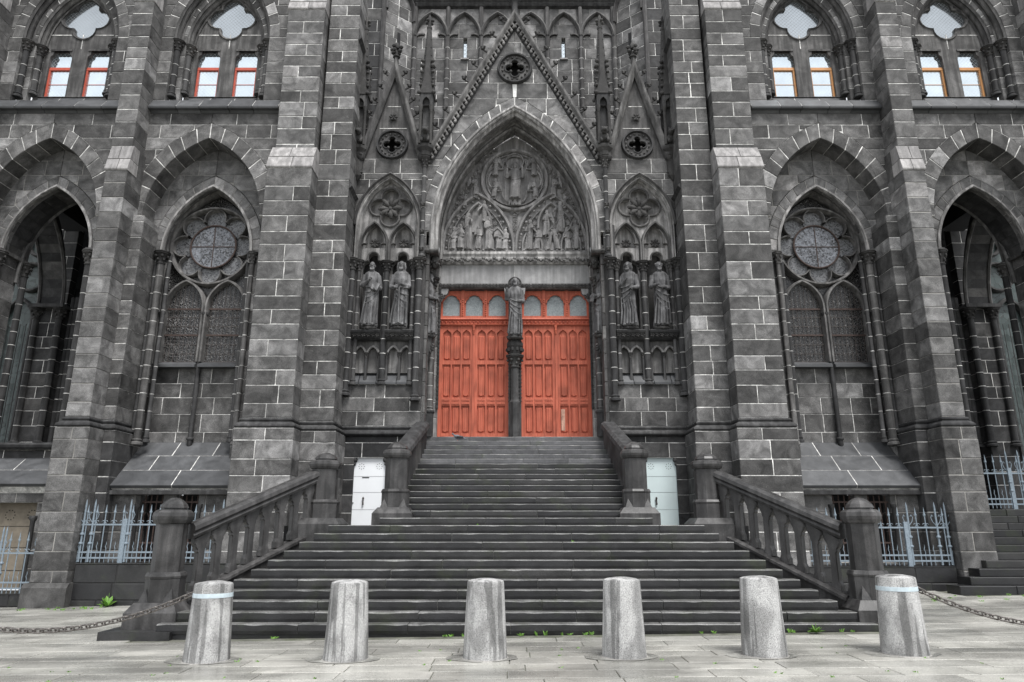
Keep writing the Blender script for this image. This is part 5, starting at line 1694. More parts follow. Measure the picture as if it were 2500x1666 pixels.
def tympanum(t):
    w, h = 2.26, 3.78
    y = 20.18
    m = MB(); m.prism(arch_poly(0, 9.79, 10.0, 2.30, 3.86, 0, 14), y + .04, y + .3)
    ty = m.done('tympanum', 'tymp', t)
    def bar(a, y0=y - .10): return bar_prof(a, y0, y + .06)
    m = MB()
    # the great medallion and the two lower arches
    cz, R = 12.28, 1.03
    arc_bar(m, 0, cz, R, 0, 2 * pi, bar(.075), 40); arc_bar(m, 0, cz, R - .13, 0, 2 * pi, bar(.025, y - .05), 40)
    for c in (-1.14, 1.14):
        arch_sweep(m, c, 9.95, 1.10, 1.82, bar(.065), 16, leg=9.82)
        arch_sweep(m, c, 9.95, .88, 1.52, bar(.022, y - .06), 12, leg=9.82)
        arch_sweep(m, c, 10.75, .40, .72, bar(.05), 8, leg=10.6)
        for q in (-.60, .60):
            arch_sweep(m, c + q, 10.0, .30, .62, bar(.045), 8, leg=9.82)
    m.strip(-2.2, 2.2, [(y - .08, 9.79), (y - .08, 9.86), (y + .05, 9.9), (y + .05, 9.79)])
    fp = foil_pts(0, cz, .46, .39, 4, k=8)
    m.tube([(x, y - .03, z) for x, z in fp], .03, 6, closed=True)
    arc_bar(m, 0, cz + .62, .28, 0, 2 * pi, bar(.03), 20)
    m.done('tympanum_moulding', 'tymp', ty, smooth=True)
    # beads along the lower arches
    bm = MB(); bm.lump((0, 0, 0), .042, .042, .042, 8, 5); bm = bm.mesh('bead', 'tymp', smooth='all')
    for c in (-1.14, 1.14):
        for x, z in arch_pts(c, 9.95, .99, 1.67, 0, 9):
            link('bead', bm, ty, (x, y - .04, z))
        for i in range(11):
            link('bead', bm, ty, (c - .85 + .17 * i, y - .07, 9.87))
    # leaf fill of the spandrels
    rg = random.Random(4)
    lf = ico_cluster((0, 0, 0), .075, 6, 12).mesh('carved_leaf', 'tymp', smooth='all')
    spots = [(0, 11.05), (.0, 10.88), (-.10, 11.16), (.10, 11.16), (0, 10.72), (0, 10.58)]
    hw_t = half_width(10.0, 2.2, 3.74)
    for s in (-1, 1):
        c = s * 1.14
        for sg in (-1, 1):
            for x0, z0 in ((.52, 10.78), (.62, 10.98), (.45, 11.0), (.55, 10.62), (.70, 10.80), (.36, 11.2), (.74, 10.62)):
                spots.append((c + sg * x0, z0))
        for k in range(11):
            a = pi * .5 + s * (.80 + k * .10)
            spots.append((.86 * cos(a), cz + .86 * sin(a)))
        for k in range(10):         # between the arches, the medallion and the outer arch
            z = 11.15 + k * .17
            spots.append((s * (hw_t(z) - .12), z))
            if k > 3: spots.append((s * (hw_t(z) - .28), z + .06))
        for x, z in ((1.05, 12.95), (.85, 13.15), (1.0, 13.05), (.6, 13.36), (.75, 13.3)):
            spots.append((s * x, z))
    for x, z in spots:
        o = link('carved_leaf', lf, ty, (x, y + .0, z)); o.rotation_euler = (0, rg.uniform(0, 6), 0)
    # figures
    def rel(x, z, hh, seed, arms, yaw=0.0, dy=0.0, **kw):
        m = figure(hh, seed, arms, folds=7, amp=.06, **kw)
        m.xf(Matrix.Translation((x, y - .05 + dy, z)) @ Matrix.Scale(.8, 4, (0, 1, 0)) @ Matrix.Rotation(yaw, 4, 'Z'))
        fuse(m.done('relief_figure', 'tymp', ty), max(.007, hh * .0095), 1)
    rel(0, 11.52, 1.62, 11, [(-1, (-.20, -.04, .62), (-.15, -.11, .80)), (1, (.20, -.04, .62), (.15, -.11, .80))], seat=.22, dy=-.02)
    for s in (-1, 1):
        rel(s * .60, 12.42, .74, 12, A_FOLD, yaw=s * .6, wings=True)
        rel(s * .62, 11.66, .78, 13, A_FOLD, yaw=s * .6, wings=True, seat=.15)
        rel(s * 1.30, 11.72, .86, 14, A_CHEST, yaw=-s * .9, wings=True, lean=-s * .16, seat=.2)
        rel(s * 1.62, 11.35, .56, 31, A_FOLD, yaw=-s * .9, lean=-s * .2, seat=.2, beard=False)
    rel(-1.46, 9.88, 1.26, 15, [(-1, (-.16, -.03, .62), (-.05, -.12, .70)), (1, (.17, -.04, .66), (.20, -.10, .72))], yaw=-.8)
    rel(-.82, 9.88, 1.16, 16, A_CHEST, yaw=.7)
    rel(-.96, 10.82, .74, 17, [(-1, (-.2, -.05, .66), (-.34, -.1, .46)), (1, (.16, -.05, .62), (.02, -.12, .6))], yaw=.5, wings=True)
    rel(-1.14, 9.90, .80, 18, A_FOLD, yaw=0)
    rel(-1.90, 9.88, .90, 19, A_FOLD, seat=.16, yaw=-.3); rel(-1.70, 9.90, 1.0, 20, A_CHEST, seat=.18, yaw=.1, beard=False)
    rel(-.52, 9.88, .92, 21, A_FOLD, seat=.18, yaw=.3, beard=False); rel(-.30, 9.88, .84, 22, A_HOLD, seat=.16, yaw=-.3)
    rel(1.38, 10.46, 1.10, 23, [(-1, (-.2, -.05, .66), (-.28, -.12, .56)), (1, (.18, 0, .62), (.10, -.1, .55))], yaw=.6, lean=.06)
    rel(1.00, 10.36, .88, 24, [(-1, (-.16, -.04, .62), (-.02, -.12, .62)), (1, (.18, -.05, .68), (.28, -.1, .62))], yaw=-.6, wings=True)
    rel(.44, 9.88, 1.02, 25, [(-1, (-.15, -.05, .62), (.0, -.12, .6)), (1, (.19, -.05, .68), (.26, -.1, .66))], yaw=-.7, lean=.05)
    rel(.72, 9.88, .94, 26, A_FOLD, seat=.16, yaw=-.5, beard=False)
    rel(1.02, 9.88, .70, 32, A_CHEST, lean=.2, yaw=-.4, beard=False)
    rel(1.32, 9.90, .80, 27, A_HOLD, lean=-.2, yaw=.3); rel(1.62, 9.88, .90, 28, A_FOLD, seat=.18, yaw=.2)
    rel(1.90, 9.90, .98, 29, [(-1, (-.19, -.03, .80), (-.10, -.06, .92)), (1, (.19, -.03, .80), (.12, -.06, .92))], beard=False, yaw=-.2)
    m = MB()
    for x0, x1 in ((-2.0, -1.5), (-1.0, -.75), (.35, .9), (1.05, 1.45), (1.6, 2.0)):
        m.box(x0, x1, y - .03, y + .05, 9.88, 10.14)
    m.box(-1.36, -1.05, y + .0, y + .05, 10.5, 11.06); m.box(-1.08, -.98, y - .02, y + .05, 10.4, 11.1)
    m.tube([(.98, y - .12, 10.42), (1.42, y - .12, 10.92)], .014, 5)
    for i in range(9):
        a = pi * (.1 + .8 * i / 8); m.lump((1.24 + .32 * cos(a), y - .02, 10.72 + .3 * sin(a)), .04, .04, .05)
    m.done('relief_props', 'tymp', ty, smooth=True)

def doors(t):
    y = 20.40
    zb, z1, z2, z3 = 4.02, 7.50, 7.72, 8.64
    for k, (a, b) in enumerate(((-2.27, -1.235), (-1.225, -.19), (.19, 1.225), (1.235, 2.27))):
        m = MB()
        # stiles and rails of the leaf with its panels sunk between them
        rows = ((4.24, 5.06, 'low'), (5.30, 6.30, 'mid'), (6.42, 7.38, 'top'))
        iw = (b - a - .16) / 3
        holes = []; pan = []
        for i in range(3):
            x0 = a + .08 + iw * i + .022; x1 = a + .08 + iw * (i + 1) - .022
            for z0, zt, kind in rows:
                if kind == 'top':
                    c = (x0 + x1) / 2; q = (x1 - x0) / 2
                    hl = [(x0, z0), (x1, z0), (x1, zt - .13), (x1 - q * .25, zt - .075), (x1 - q * .55, zt - .05), (c, zt), (x0 + q * .55, zt - .05), (x0 + q * .25, zt - .075), (x0, zt - .13)]
                else:
                    hl = [(x0, z0), (x1, z0), (x1, zt), (x0, zt)]
                holes.append(hl); pan.append((x0, x1, z0, zt, kind))
        m.plate([(a, zb), (b, zb), (b, z1), (a, z1)], holes, y - .06, y + .02)
        d = m.done('door_leaf', 'door', t)
        if k == 3: pass
        for x0, x1, z0, zt, kind in pan:
            m = MB()
            m.box(x0 - .01, x1 + .01, y + .0, y + .03, z0 - .01, zt + .01)
            e = .035
            zz = zt - (.20 if kind == 'top' else .06)
            c = (x0 + x1) / 2
            m.prism([(x0 + e, z0 + .05), (x1 - e, z0 + .05), (x1 - e, zz), (x0 + e, zz)], y - .03, y + .02, .02)
            for q in (x0 + e + .03, c, x1 - e - .03):
                m.box(q - .010, q + .010, y - .042, y, z0 + .07, zz - .03)
            m.prism([(c - .05, z0 + .05), (c + .05, z0 + .05), (c, z0 + .09)], y - .046, y)
            m.done('door_panel', 'door', d)
        m = MB()
        for z0, z1_ in ((5.10, 5.16), (5.20, 5.25), (4.12, 4.16)):
            for i in range(3):
                x0 = a + .08 + iw * i + .03
                m.box(x0, x0 + iw - .06, y - .075, y - .05, z0, z1_)
        m.box(a, a + .02, y - .07, y - .05, zb, z1); m.box(b - .02, b, y - .07, y - .05, zb, z1)
        m.done('door_rail', 'door', d)
    for s in (-1, 1):
        lo, hi = (-2.29, -.19) if s < 0 else (.19, 2.29)
        c = (lo + hi) / 2
        m = MB(); m.box(c - .03, c + .03, y - .10, y, 4.02, 7.3); m.lathe(c, y - .11, [(.02, 7.22), (.03, 7.3), (.045, 7.36), (.03, 7.38), (.045, 7.46), (.05, 7.5)], 8); m.done('meeting_stile', 'door', t, smooth=True)
        m = MB(); m.strip(lo, hi, [(y - .12, 7.50), (y - .14, 7.53), (y - .07, 7.56), (y - .07, 7.66), (y - .14, 7.69), (y - .12, 7.74), (y + .05, 7.74), (y + .05, 7.50)])
        tr = m.done('transom', 'door', t)
        bm = MB(); bm.lump((0, 0, 0), .034, .034, .034, 7, 4); bm = bm.mesh('carved_stud', 'door', smooth='all')
        dm = MB(); dm.prism([(-.05, .035), (0, -.035), (.05, .035)], -.02, .02); dm = dm.mesh('carved_point', 'door')
        for i in range(17):
            link('carved_stud', bm, tr, (lo + .08 + (hi - lo - .16) * i / 16, y - .08, 7.61))
        # tracery lights over the transom
        holes = []; wv = (hi - lo) / 3
        cs = [lo + wv * (i + .5) for i in range(3)]
        def head(cx, q=.26):
            z0, zt = 7.82, 8.50
            return [(cx - q, z0), (cx + q, z0), (cx + q, zt - .28), (cx + q - .01, zt - .20), (cx + q - .06, zt - .14), (cx + q - .09, zt - .13), (cx + q - .10, zt - .07), (cx + .07, zt - .015),
                    (cx, zt), (cx - .07, zt - .015), (cx - q + .10, zt - .07), (cx - q + .09, zt - .13), (cx - q + .06, zt - .14), (cx - q + .01, zt - .20), (cx - q, zt - .28)]
        m = MB(); m.plate([(lo, z2), (hi, z2), (hi, z3), (lo, z3)], [head(q) for q in cs], y - .04, y + .03)
        fr = m.done('transom_frame', 'door', t)
        m = MB()
        for q in cs:
            hd = head(q, .275)
            m.tube([(x, y - .06, z) for x, z in hd[2:]], .026, 6)
        for i in range(4):
            x = lo + wv * i
            m.box(x - .045, x + .045, y - .09, y - .03, z2, z3)
        m.done('transom_moulding', 'door', fr, smooth=True)
        for i in range(4):
            x = lo + wv * i
            for kz in range(8):
                link('carved_stud', bm, fr, (x, y - .10, 7.82 + .07 * kz)).scale = (.8, .8, .8)
        for q in cs:
            m = MB(); m.prism(head(q, .27), y + .005, y + .015); m.done('pane', 'glass_trans', fr)
    m = MB(); m.box(-2.3, 2.3, y + .05, y + .1, 4.0, 8.8); m.done('door_back', 'black', t)
    # a strip of bare wood where the paint has gone
    m = MB(); m.box(1.365, 1.47, y - .052, y - .02, 4.32, 4.95); m.done('worn_strip', 'worn', t)

# ------------------------------------------------------------------ stairs, newels, balustrades
RISE = .15
def lower_step(i):      # front edge y and half width of lower step i (1..11)
    return 11.70 + .215 * (i - 1), 5.66 - .205 * (i - 1)
def ground_z(x, y):
    x = max(-15, min(15, x)); yy = max(2, min(18.5, y))
    return x * (.008 + .0011 * (yy - 8.8)) - .012

def stairs():
    global SX
    SX = 1
    t = thing('staircase', 'broad dark stone steps rising in two flights to the red doors', 'stairs', (0, 11.7, 0))
    rg = random.Random(77)
    def step(y0, y1, hw0, hw1, zt, mat, last=False, wlo=1.3, whi=2.6):
        """one step of long blocks with worn upper edges"""
        xs = [-hw0]; x = -hw0 + rg.uniform(.7, whi)
        while x < hw0 - .6:
            xs.append(x); x += rg.uniform(wlo, whi)
        xs.append(hw0)
        for k in range(len(xs) - 1):
            a = xs[k] + (.006 if k else 0); b = xs[k + 1] - (.006 if k < len(xs) - 2 else 0)
            n = max(2, int((b - a) / .16))
            top = []; rings = []
            zb = zt - RISE
            j = rg.uniform(-.006, .004)
            for i in range(n + 1):
                xx = a + (b - a) * i / n
                q = rg.uniform(0, .010) + (rg.uniform(.008, .022) if rg.random() < .18 else 0)
                rings.append([(xx, y0 + .012 + j, zb + .004), (xx, y0 + j + rg.uniform(0, .004), zb + .05), (xx, y0 + j + .002, zt - .010 - q * .6), (xx, y0 + j + .008 + q * .7, zt - rg.uniform(0, .003)), (xx, y1, zt), (xx, y1, zb + .004)])
            m = MB(); m.loft(rings)
            o = m.done('step_block', mat, t)
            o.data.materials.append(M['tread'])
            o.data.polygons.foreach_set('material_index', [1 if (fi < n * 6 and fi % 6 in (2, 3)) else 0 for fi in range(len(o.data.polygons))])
        m = MB(); m.box(-hw0 + .02, hw0 - .02, y0 + .03, y1, zt - RISE - .0, zt - .012); m.done('joint', 'joint', t)
    for i in range(1, 12):
        y0, hw = lower_step(i)
        y1 = lower_step(i + 1)[0] + .1 if i < 11 else 15.3
        if i == 1:
            # the ground falls to the left, so the bottom step stands deeper there
            m = MB(); m.box(-hw - .0, hw, y0 + .03, y1, -.5, .0); m.done('joint', 'step', t)
        step(y0, y1, hw, hw, RISE * i, 'step')
    # landing, reaching back to the service doors
    for s in (-1, 1):
        SX = s
        m = MB(); m.box(2.85, 4.62, 14.35, 19.3, 1.3, 1.635); m.done('landing_slab', 'step', t)
    SX = 1
    for i in range(1, 17):
        y0 = 15.02 + .305 * (i - 1)
        y1 = y0 + .42 if i < 16 else 20.6
        hw = 2.86 - .012 * i if i < 9 else 2.62 - .013 * (i - 9)
        if i > 13: hw = 2.49
        step(y0, y1, hw, hw, 1.65 + RISE * i, 'step' if i < 11 else 'step_up', wlo=1.1, whi=2.3)
    # solid under the flights
    m = MB(); m.box(-3.0, 3.0, 15.3, 20.5, .2, 1.6); m.box(-3.4, 3.4, 13.9, 15.3, .2, 1.5); m.done('stair_core', 'step', t)
    # extra low plinth stone by the left foot
    m = MB(); m.box(-6.52, -5.40, 11.62, 12.9, -.4, .04); m.done('plinth_block', 'step', t)

def newel(x, y, z0, k, ztop, label, broach=True):
    """octagonal newel post: chamfered plinth, base with broach stops, shaft, swelling cap and faceted dome; k = width scale"""
    global SX
    SX = 1
    t = thing('newel_post', label, 'newel post', (x, y, z0), group='octagonal newel posts of the stair')
    H = ztop - z0
    def Z(f): return z0 + H * f
    c = 1 / cos(pi / 8)
    m = MB(); m.box(x - .47 * k, x + .47 * k, y - .47 * k, y + .47 * k, z0 - .5, Z(.135))
    m.loft([[(x - .47 * k, y - .47 * k, Z(.135)), (x + .47 * k, y - .47 * k, Z(.135)), (x + .47 * k, y + .47 * k, Z(.135)), (x - .47 * k, y + .47 * k, Z(.135))],
            [(x - .36 * k, y - .36 * k, Z(.205)), (x + .36 * k, y - .36 * k, Z(.205)), (x + .36 * k, y + .36 * k, Z(.205)), (x - .36 * k, y + .36 * k, Z(.205))]])
    m.done('plinth', 'newel', t)
    m = MB()
    r = .318 * k * c
    m.lathe(x, y, [(r, Z(.2)), (r, Z(.375)), (r * 1.03, Z(.38)), (r * 1.05, Z(.395)), (r * .97, Z(.42)), (r * .92, Z(.425))], 8, ph=pi / 8)
    if broach:      # triangular stops on the four corners
        for sx in (-1, 1):
            for sy in (-1, 1):
                q = .315 * k; e = .19 * k
                P = [(x + sx * q, y + sy * q, Z(.205)), (x + sx * q, y + sy * (q - e), Z(.205)), (x + sx * (q - e), y + sy * q, Z(.205)), (x + sx * (q - e * .42), y + sy * (q - e * .42), Z(.31))]
                mid = lambda a, b: tuple((a[i] + b[i]) / 2 for i in range(3))
                m.add(P, [(0, 1, 3), (2, 0, 3), (1, 2, 3)])
    m.done('base', 'newel', t)
    m = MB(); r = .262 * k * c
    m.lathe(x, y, [(r, Z(.42)), (r, Z(.80))], 8, ph=pi / 8); m.done('shaft', 'newel', t)
    m = MB(); R = .275 * k * c
    m.lathe(x, y, [(R, Z(.79)), (R * 1.10, Z(.80)), (R * 1.19, Z(.825)), (R * 1.22, Z(.85)), (R * 1.17, Z(.88)), (R * 1.0, Z(.90)), (R * .78, Z(.905)), (R * .78, Z(.915)), (R * .86, Z(.917)),
                    (R * .84, Z(.922)), (R * .76, Z(.945)), (R * .56, Z(.972)), (R * .30, Z(.993)), (R * .05, Z(1.0))], 8, ph=pi / 8)
    m.done('cap', 'newel', t)
    return t

def balustrade(s):
    global SX
    SX = s
    P0, P1 = Vector((5.62, 12.55, 0)), Vector((4.08, 14.45, 0))
    t = thing('balustrade', f'sloping stone balustrade with shouldered openings up the {NAME[s]} side of the lower steps', 'balustrade', (s * 4.85, 13.5, .9))
    d = (P1 - P0); L = d.length; d.normalize(); nrm = Vector((d.y, -d.x, 0))
    zr0, zr1 = 1.42, 2.52       # underside of the hand rail
    zb0, zb1 = .50, 1.60        # top of the base rail
    ks = (zr1 - zr0) / L
    def pt(u, v, z): 
        p = P0 + d * u + nrm * v
        return (p.x, p.y, z)
    def bar(z0, z1, prof, name, mat):
        m = MB()
        m.loft([[pt(-.06, v, z0 + q) for v, q in prof], [pt(L + .06, v, z1 + q) for v, q in prof]])
        return m.done(name, mat, t)
    bar(zr0, zr1, [(-.13, 0), (-.15, .05), (-.13, .09), (-.18, .14), (-.17, .21), (-.10, .26), (.10, .26), (.17, .21), (.18, .14), (.13, .09), (.15, .05), (.13, 0)], 'hand_rail', 'newel')
    bar(zb0, zb1, [(-.15, -.9), (-.15, -.09), (-.2, -.08), (-.2, -.03), (-.12, 0), (.12, 0), (.2, -.03), (.2, -.08), (.15, -.09), (.15, -.9)], 'base_rail', 'newel')
    n = 8
    pit = L / n
    for i in range(n):
        u = pit * (i + .5)
        m = MB()
        def zz(uu, base): return base + ks * uu
        hw, hf = .062, pit / 2
        zt = zr0 + .01; zb = zb0 - .02
        o = []
        prof = [(.10, 0), (.10, .10), (.085, .12), (hw, .17), (hw, .66), (hw + .025, .70), (hw + .02, .73), (hw + .06, .79), (hf - .02, .83), (hf - .002, .86), (hf - .002, .94)]
        right = [(u + a, b) for a, b in prof]; left = [(u - a, b) for a, b in prof]
        poly = [(a, zz(a, zb) + b) for a, b in left[::-1] + right]
        poly = left[::-1] + right          # from top-left down to bottom-left, then up the right
        vs0 = [pt(a, -.05, zz(u if b < .6 else a, zb) + b) for a, b in poly]; vs1 = [pt(a, .05, zz(u if b < .6 else a, zb) + b) for a, b in poly]
        vs2 = [pt(u + (a - u) * .82, -.075, zz(u if b < .6 else a, zb) + b) for a, b in poly]; vs3 = [pt(u + (a - u) * .82, .075, zz(u if b < .6 else a, zb) + b) for a, b in poly]
        k = len(poly)
        m.loft([vs2, vs0, vs1, vs3], cap=True)
        m.done('baluster', 'newel', t)
    # masonry closing the side of the flight under the base rail
    m = MB()
    m.add([pt(0, .0, -.5), pt(L, .0, -.5), pt(L, .0, zb1 - .1), pt(0, .0, zb0 - .1), pt(0, .14, -.5), pt(L, .14, -.5), pt(L, .14, zb1 - .1), pt(0, .14, zb0 - .1)],
          [(0, 1, 2, 3), (5, 4, 7, 6), (3, 2, 6, 7), (1, 0, 4, 5), (0, 3, 7, 4), (2, 1, 5, 6)])
    m.done('string_wall', 'stone_dark', t)

def parapet(s):
    global SX
    SX = s
    t = thing('stair_parapet', f'short sloping parapet block behind the inner newel, {NAME[s]} of the upper steps', 'parapet', (s * 2.6, 17.3, 1.65))
    y0, y1, z0, z1 = 15.75, 19.05, 3.02, 4.18
    m = MB()
    pr = [(2.50, -.0), (2.46, .06), (2.48, .16), (2.55, .22), (2.82, .22), (2.88, .16), (2.90, .06), (2.86, 0)]
    m.loft([[(x, y0, z0 + q) for x, q in pr], [(x - .12, y1, z1 + q) for x, q in pr]])
    m.done('coping', 'trim_dark', t)
    N = 4
    for i in range(N):
        f0, f1 = i / N, (i + 1) / N
        ya, yb = y0 + (y1 - y0) * f0 + .008, y0 + (y1 - y0) * f1 - .008
        m = MB()
        xa = 2.53 - .12 * f0; xb = 2.53 - .12 * f1
        m.loft([[(xa, ya, 1.6), (xa + .3, ya, 1.6), (xa + .3, ya, z0 + (z1 - z0) * f0), (xa, ya, z0 + (z1 - z0) * f0)],
                [(xb, yb, 1.6), (xb + .3, yb, 1.6), (xb + .3, yb, z0 + (z1 - z0) * f1), (xb, yb, z0 + (z1 - z0) * f1)]])
        m.done('parapet_stone', 'stone_dark', t)

def side_stairs():
    """steps on the far right going up into the porch"""
    global SX
    SX = 1
    t = thing('side_steps', 'dark steps climbing into the porch at the far right', 'stairs', (12, 17, .1))
    rg = random.Random(9)
    for i in range(11):
        z = .34 + .17 * i; y0 = 16.35 + .215 * i
        xl = [9.85, 10.25, 10.62, 10.95, 11.24][i] if i < 5 else 11.42
        x = xl; y1 = y0 + .5 if i < 10 else 19.2
        while x < 16.4:
            b = min(16.5, x + rg.uniform(.9, 1.7))
            m = MB(); m.prism([(x + .005, z - .168 - (.4 if i == 0 else 0)), (b - .005, z - .168 - (.4 if i == 0 else 0)), (b - .005, z), (x + .005, z)], y0 + rg.uniform(0, .006), y1, .012); m.done('step_block', 'step', t)
            x = b
        m = MB(); m.box(xl + .02, 16.45, y0 + .03, y1, z - .168, z - .012); m.done('joint', 'joint', t)

# ------------------------------------------------------------------ railings
def fence(name_label, x0, x1, y, z, h, posts, s):
    """spiked iron railing painted pale blue-grey: rails, spear bars, dog bars, scroll frieze, posts"""
    global SX
    SX = s
    t = thing('iron_railing', name_label, 'railing', (s * (x0 + x1) / 2, y, z))
    zr = z + h * .62; zl = z + h * .055; zm = z + h * .15
    m = MB()
    for q in (zl, zm, zr): m.box(x0, x1, y - .014, y + .014, q - .018, q + .018)
    m.done('rail', 'fence', t)
    bar = MB()
    bar.tube([(0, 0, -.03), (0, 0, h * .80)], .013, 6)
    bar.tube([(0, 0, h * .80), (0, 0, h * .83), (0, 0, h * .845), (0, 0, h * .97)], [.013, .026, .022, .002], 6)
    bar.tube([(-.03, 0, h * .85), (-.015, 0, h * .815), (0, 0, h * .80)], .007, 4); bar.tube([(.03, 0, h * .85), (.015, 0, h * .815), (0, 0, h * .80)], .007, 4)
    bm = bar.mesh('spear_bar', 'fence', mirror=False)
    db = MB(); db.tube([(0, 0, -.03), (0, 0, h * .15), (.012, 0, h * .2), (-.012, 0, h * .25), (.006, 0, h * .29), (0, 0, h * .33)], [.009, .009, .009, .009, .008, .002], 5)
    dm = db.mesh('dog_bar', 'fence', mirror=False)
    sc = MB()
    for sg in (-1, 1):
        pts = []
        for i in range(10):
            a = -pi / 2 + sg * 0 + i * (1.45 * pi) / 9
            r = .036 * (1 - .035 * i)
            pts.append((sg * (.045 - r * cos(a) * 1.0 + .0), 0, .045 + r * sin(a)))
        sc.tube(pts, .007, 4)
    sm = sc.mesh('scroll', 'fence', mirror=False)
    n = max(2, int((x1 - x0) / .205)); st = (x1 - x0) / n
    for i in range(n):
        xb = x0 + st * (i + .5)
        if min(abs(xb - p) for p in posts) < .06: continue
        link('spear_bar', bm, t, (s * xb, y, z))
        link('dog_bar', dm, t, (s * (xb + st / 2), y, z))
        link('scroll', sm, t, (s * xb, y, zr + .02))
    pm = MB()
    pm.tube([(0, 0, -.02), (0, 0, h * .98), (0, 0, h * 1.06)], [.026, .022, .003], 8)
    for q in (.30, .46): pm.lathe(0, 0, [(.03, h * q - .03), (.05, h * q - .015), (.05, h * q + .015), (.03, h * q + .03)], 8)
    for sg in (-1, 1):
        pm.tube([(sg * .02, 0, h * .66), (sg * .09, 0, h * .72), (sg * .12, 0, h * .79), (sg * .09, 0, h * .84), (sg * .06, 0, h * .81)], .009, 5)
    pmesh = pm.mesh('post', 'fence', mirror=False)
    for p in posts:
        link('post', pmesh, t, (s * p, y, z))
    return t

def broad_post(t, x, y, z, h, s):
    global SX
    SX = s
    m = MB(); m.box(x - .05, x + .05, y - .03, y + .03, z - .05, z + h * .72); m.done('lock_post', 'fence', t)

def low_walls():
    global SX
    for s in (-1, 1):
        SX = s
        zt = .78 if s < 0 else .70
        t = thing('low_wall', f'low black stone wall under the {NAME[s]} railing', 'wall', (s * 8.7, 17.3, 0))
        x1 = 10.42
        stone_wall(t, [(5.0, x1)], [-.5, -.05, .33, zt - .02], 17.30, .4, seed=400 + s, mat='step', mortar='mortar_dark', wlo=.8, whi=1.3)
        m = MB(); m.box(5.0, x1, 17.29, 18.3, zt - .02, zt); m.done('terrace', 'step', t)
    SX = -1
    t = thing('low_wall', 'low stained kerb wall under the railing at the far left edge', 'wall', (-12.6, 17.4, 0))
    stone_wall(t, [(11.46, 16.0)], [-.6, -.2, .08], 17.35, .4, seed=405, mat='step', mortar='mortar_dark', wlo=.8, whi=1.3)
    m = MB(); m.box(11.46, 16, 17.34, 18.3, .07, .09); m.done('terrace', 'step', t)

# ------------------------------------------------------------------ paving, bollards, chains, small life
def paving():
    global SX
    SX = 1
    g = MB()
    nx, ny = 30, 24
    for i in range(nx + 1):
        for j in range(ny + 1):
            x = -30 + 60 * i / nx; y = -14 + 34 * j / ny
            g.v.append((x, y, ground_z(x, y) - .014))
    for i in range(nx):
        for j in range(ny):
            k = i * (ny + 1) + j
            g.f.append((k, k + ny + 1, k + ny + 2, k + 1))
    go = g.done('ground', 'ground'); go['kind'] = 'structure'
    far = MB(); far.box(-250, 250, -250, 20, -1.2, -1.0); fo = far.done('town_square', 'pave'); fo['kind'] = 'structure'
    pv = bpy.data.objects.new('pavement', None); COL.objects.link(pv); pv['kind'] = 'structure'; WORLD[pv.name] = Vector((0, 0, 0))
    rg = random.Random(15)
    def slab(x0, x1, y0, y1):
        e = .006; q = rg.uniform(-.003, .003)
        P = []
        m = MB()
        top = [(x0 + e, y0 + e), (x1 - e, y0 + e), (x1 - e, y1 - e), (x0 + e, y1 - e)]
        b = .008
        ins = [(x0 + e + b, y0 + e + b), (x1 - e - b, y0 + e + b), (x1 - e - b, y1 - e - b), (x0 + e + b, y1 - e - b)]
        m.loft([[(x, y, ground_z(x, y) - .05) for x, y in top], [(x, y, ground_z(x, y) + q - b * .6) for x, y in top], [(x, y, ground_z(x, y) + q) for x, y in ins]])
        o = m.done('paving_slab', 'pave', pv)
    y = 7.7
    while y < 17.3:
        d = rg.choice([.37, .42, .46]) if y < 11.6 else rg.choice([.55, .62, .7])
        lim = 8.2 if y < 11.6 else 9.4 + (y - 11.6) * .75
        x = -lim - rg.uniform(0, .8)
        while x < lim:
            L = rg.uniform(.85, 1.35) if y < 11.6 else rg.uniform(1.3, 2.0)
            a, b = x, x + L
            x += L
            edge = 6.0 if y + d < 13.2 else 5.2
            if y + d > 11.72:           # the steps stand here
                if a > -edge and b < edge: continue
                if a < -edge < b: b = -edge
                if a < edge < b: a = edge
            if y + d > 16.34 and b > 9.85:
                if a > 9.85: continue
                b = 9.85
            if b - a > .1: slab(a, b, y, y + d)
        y += d

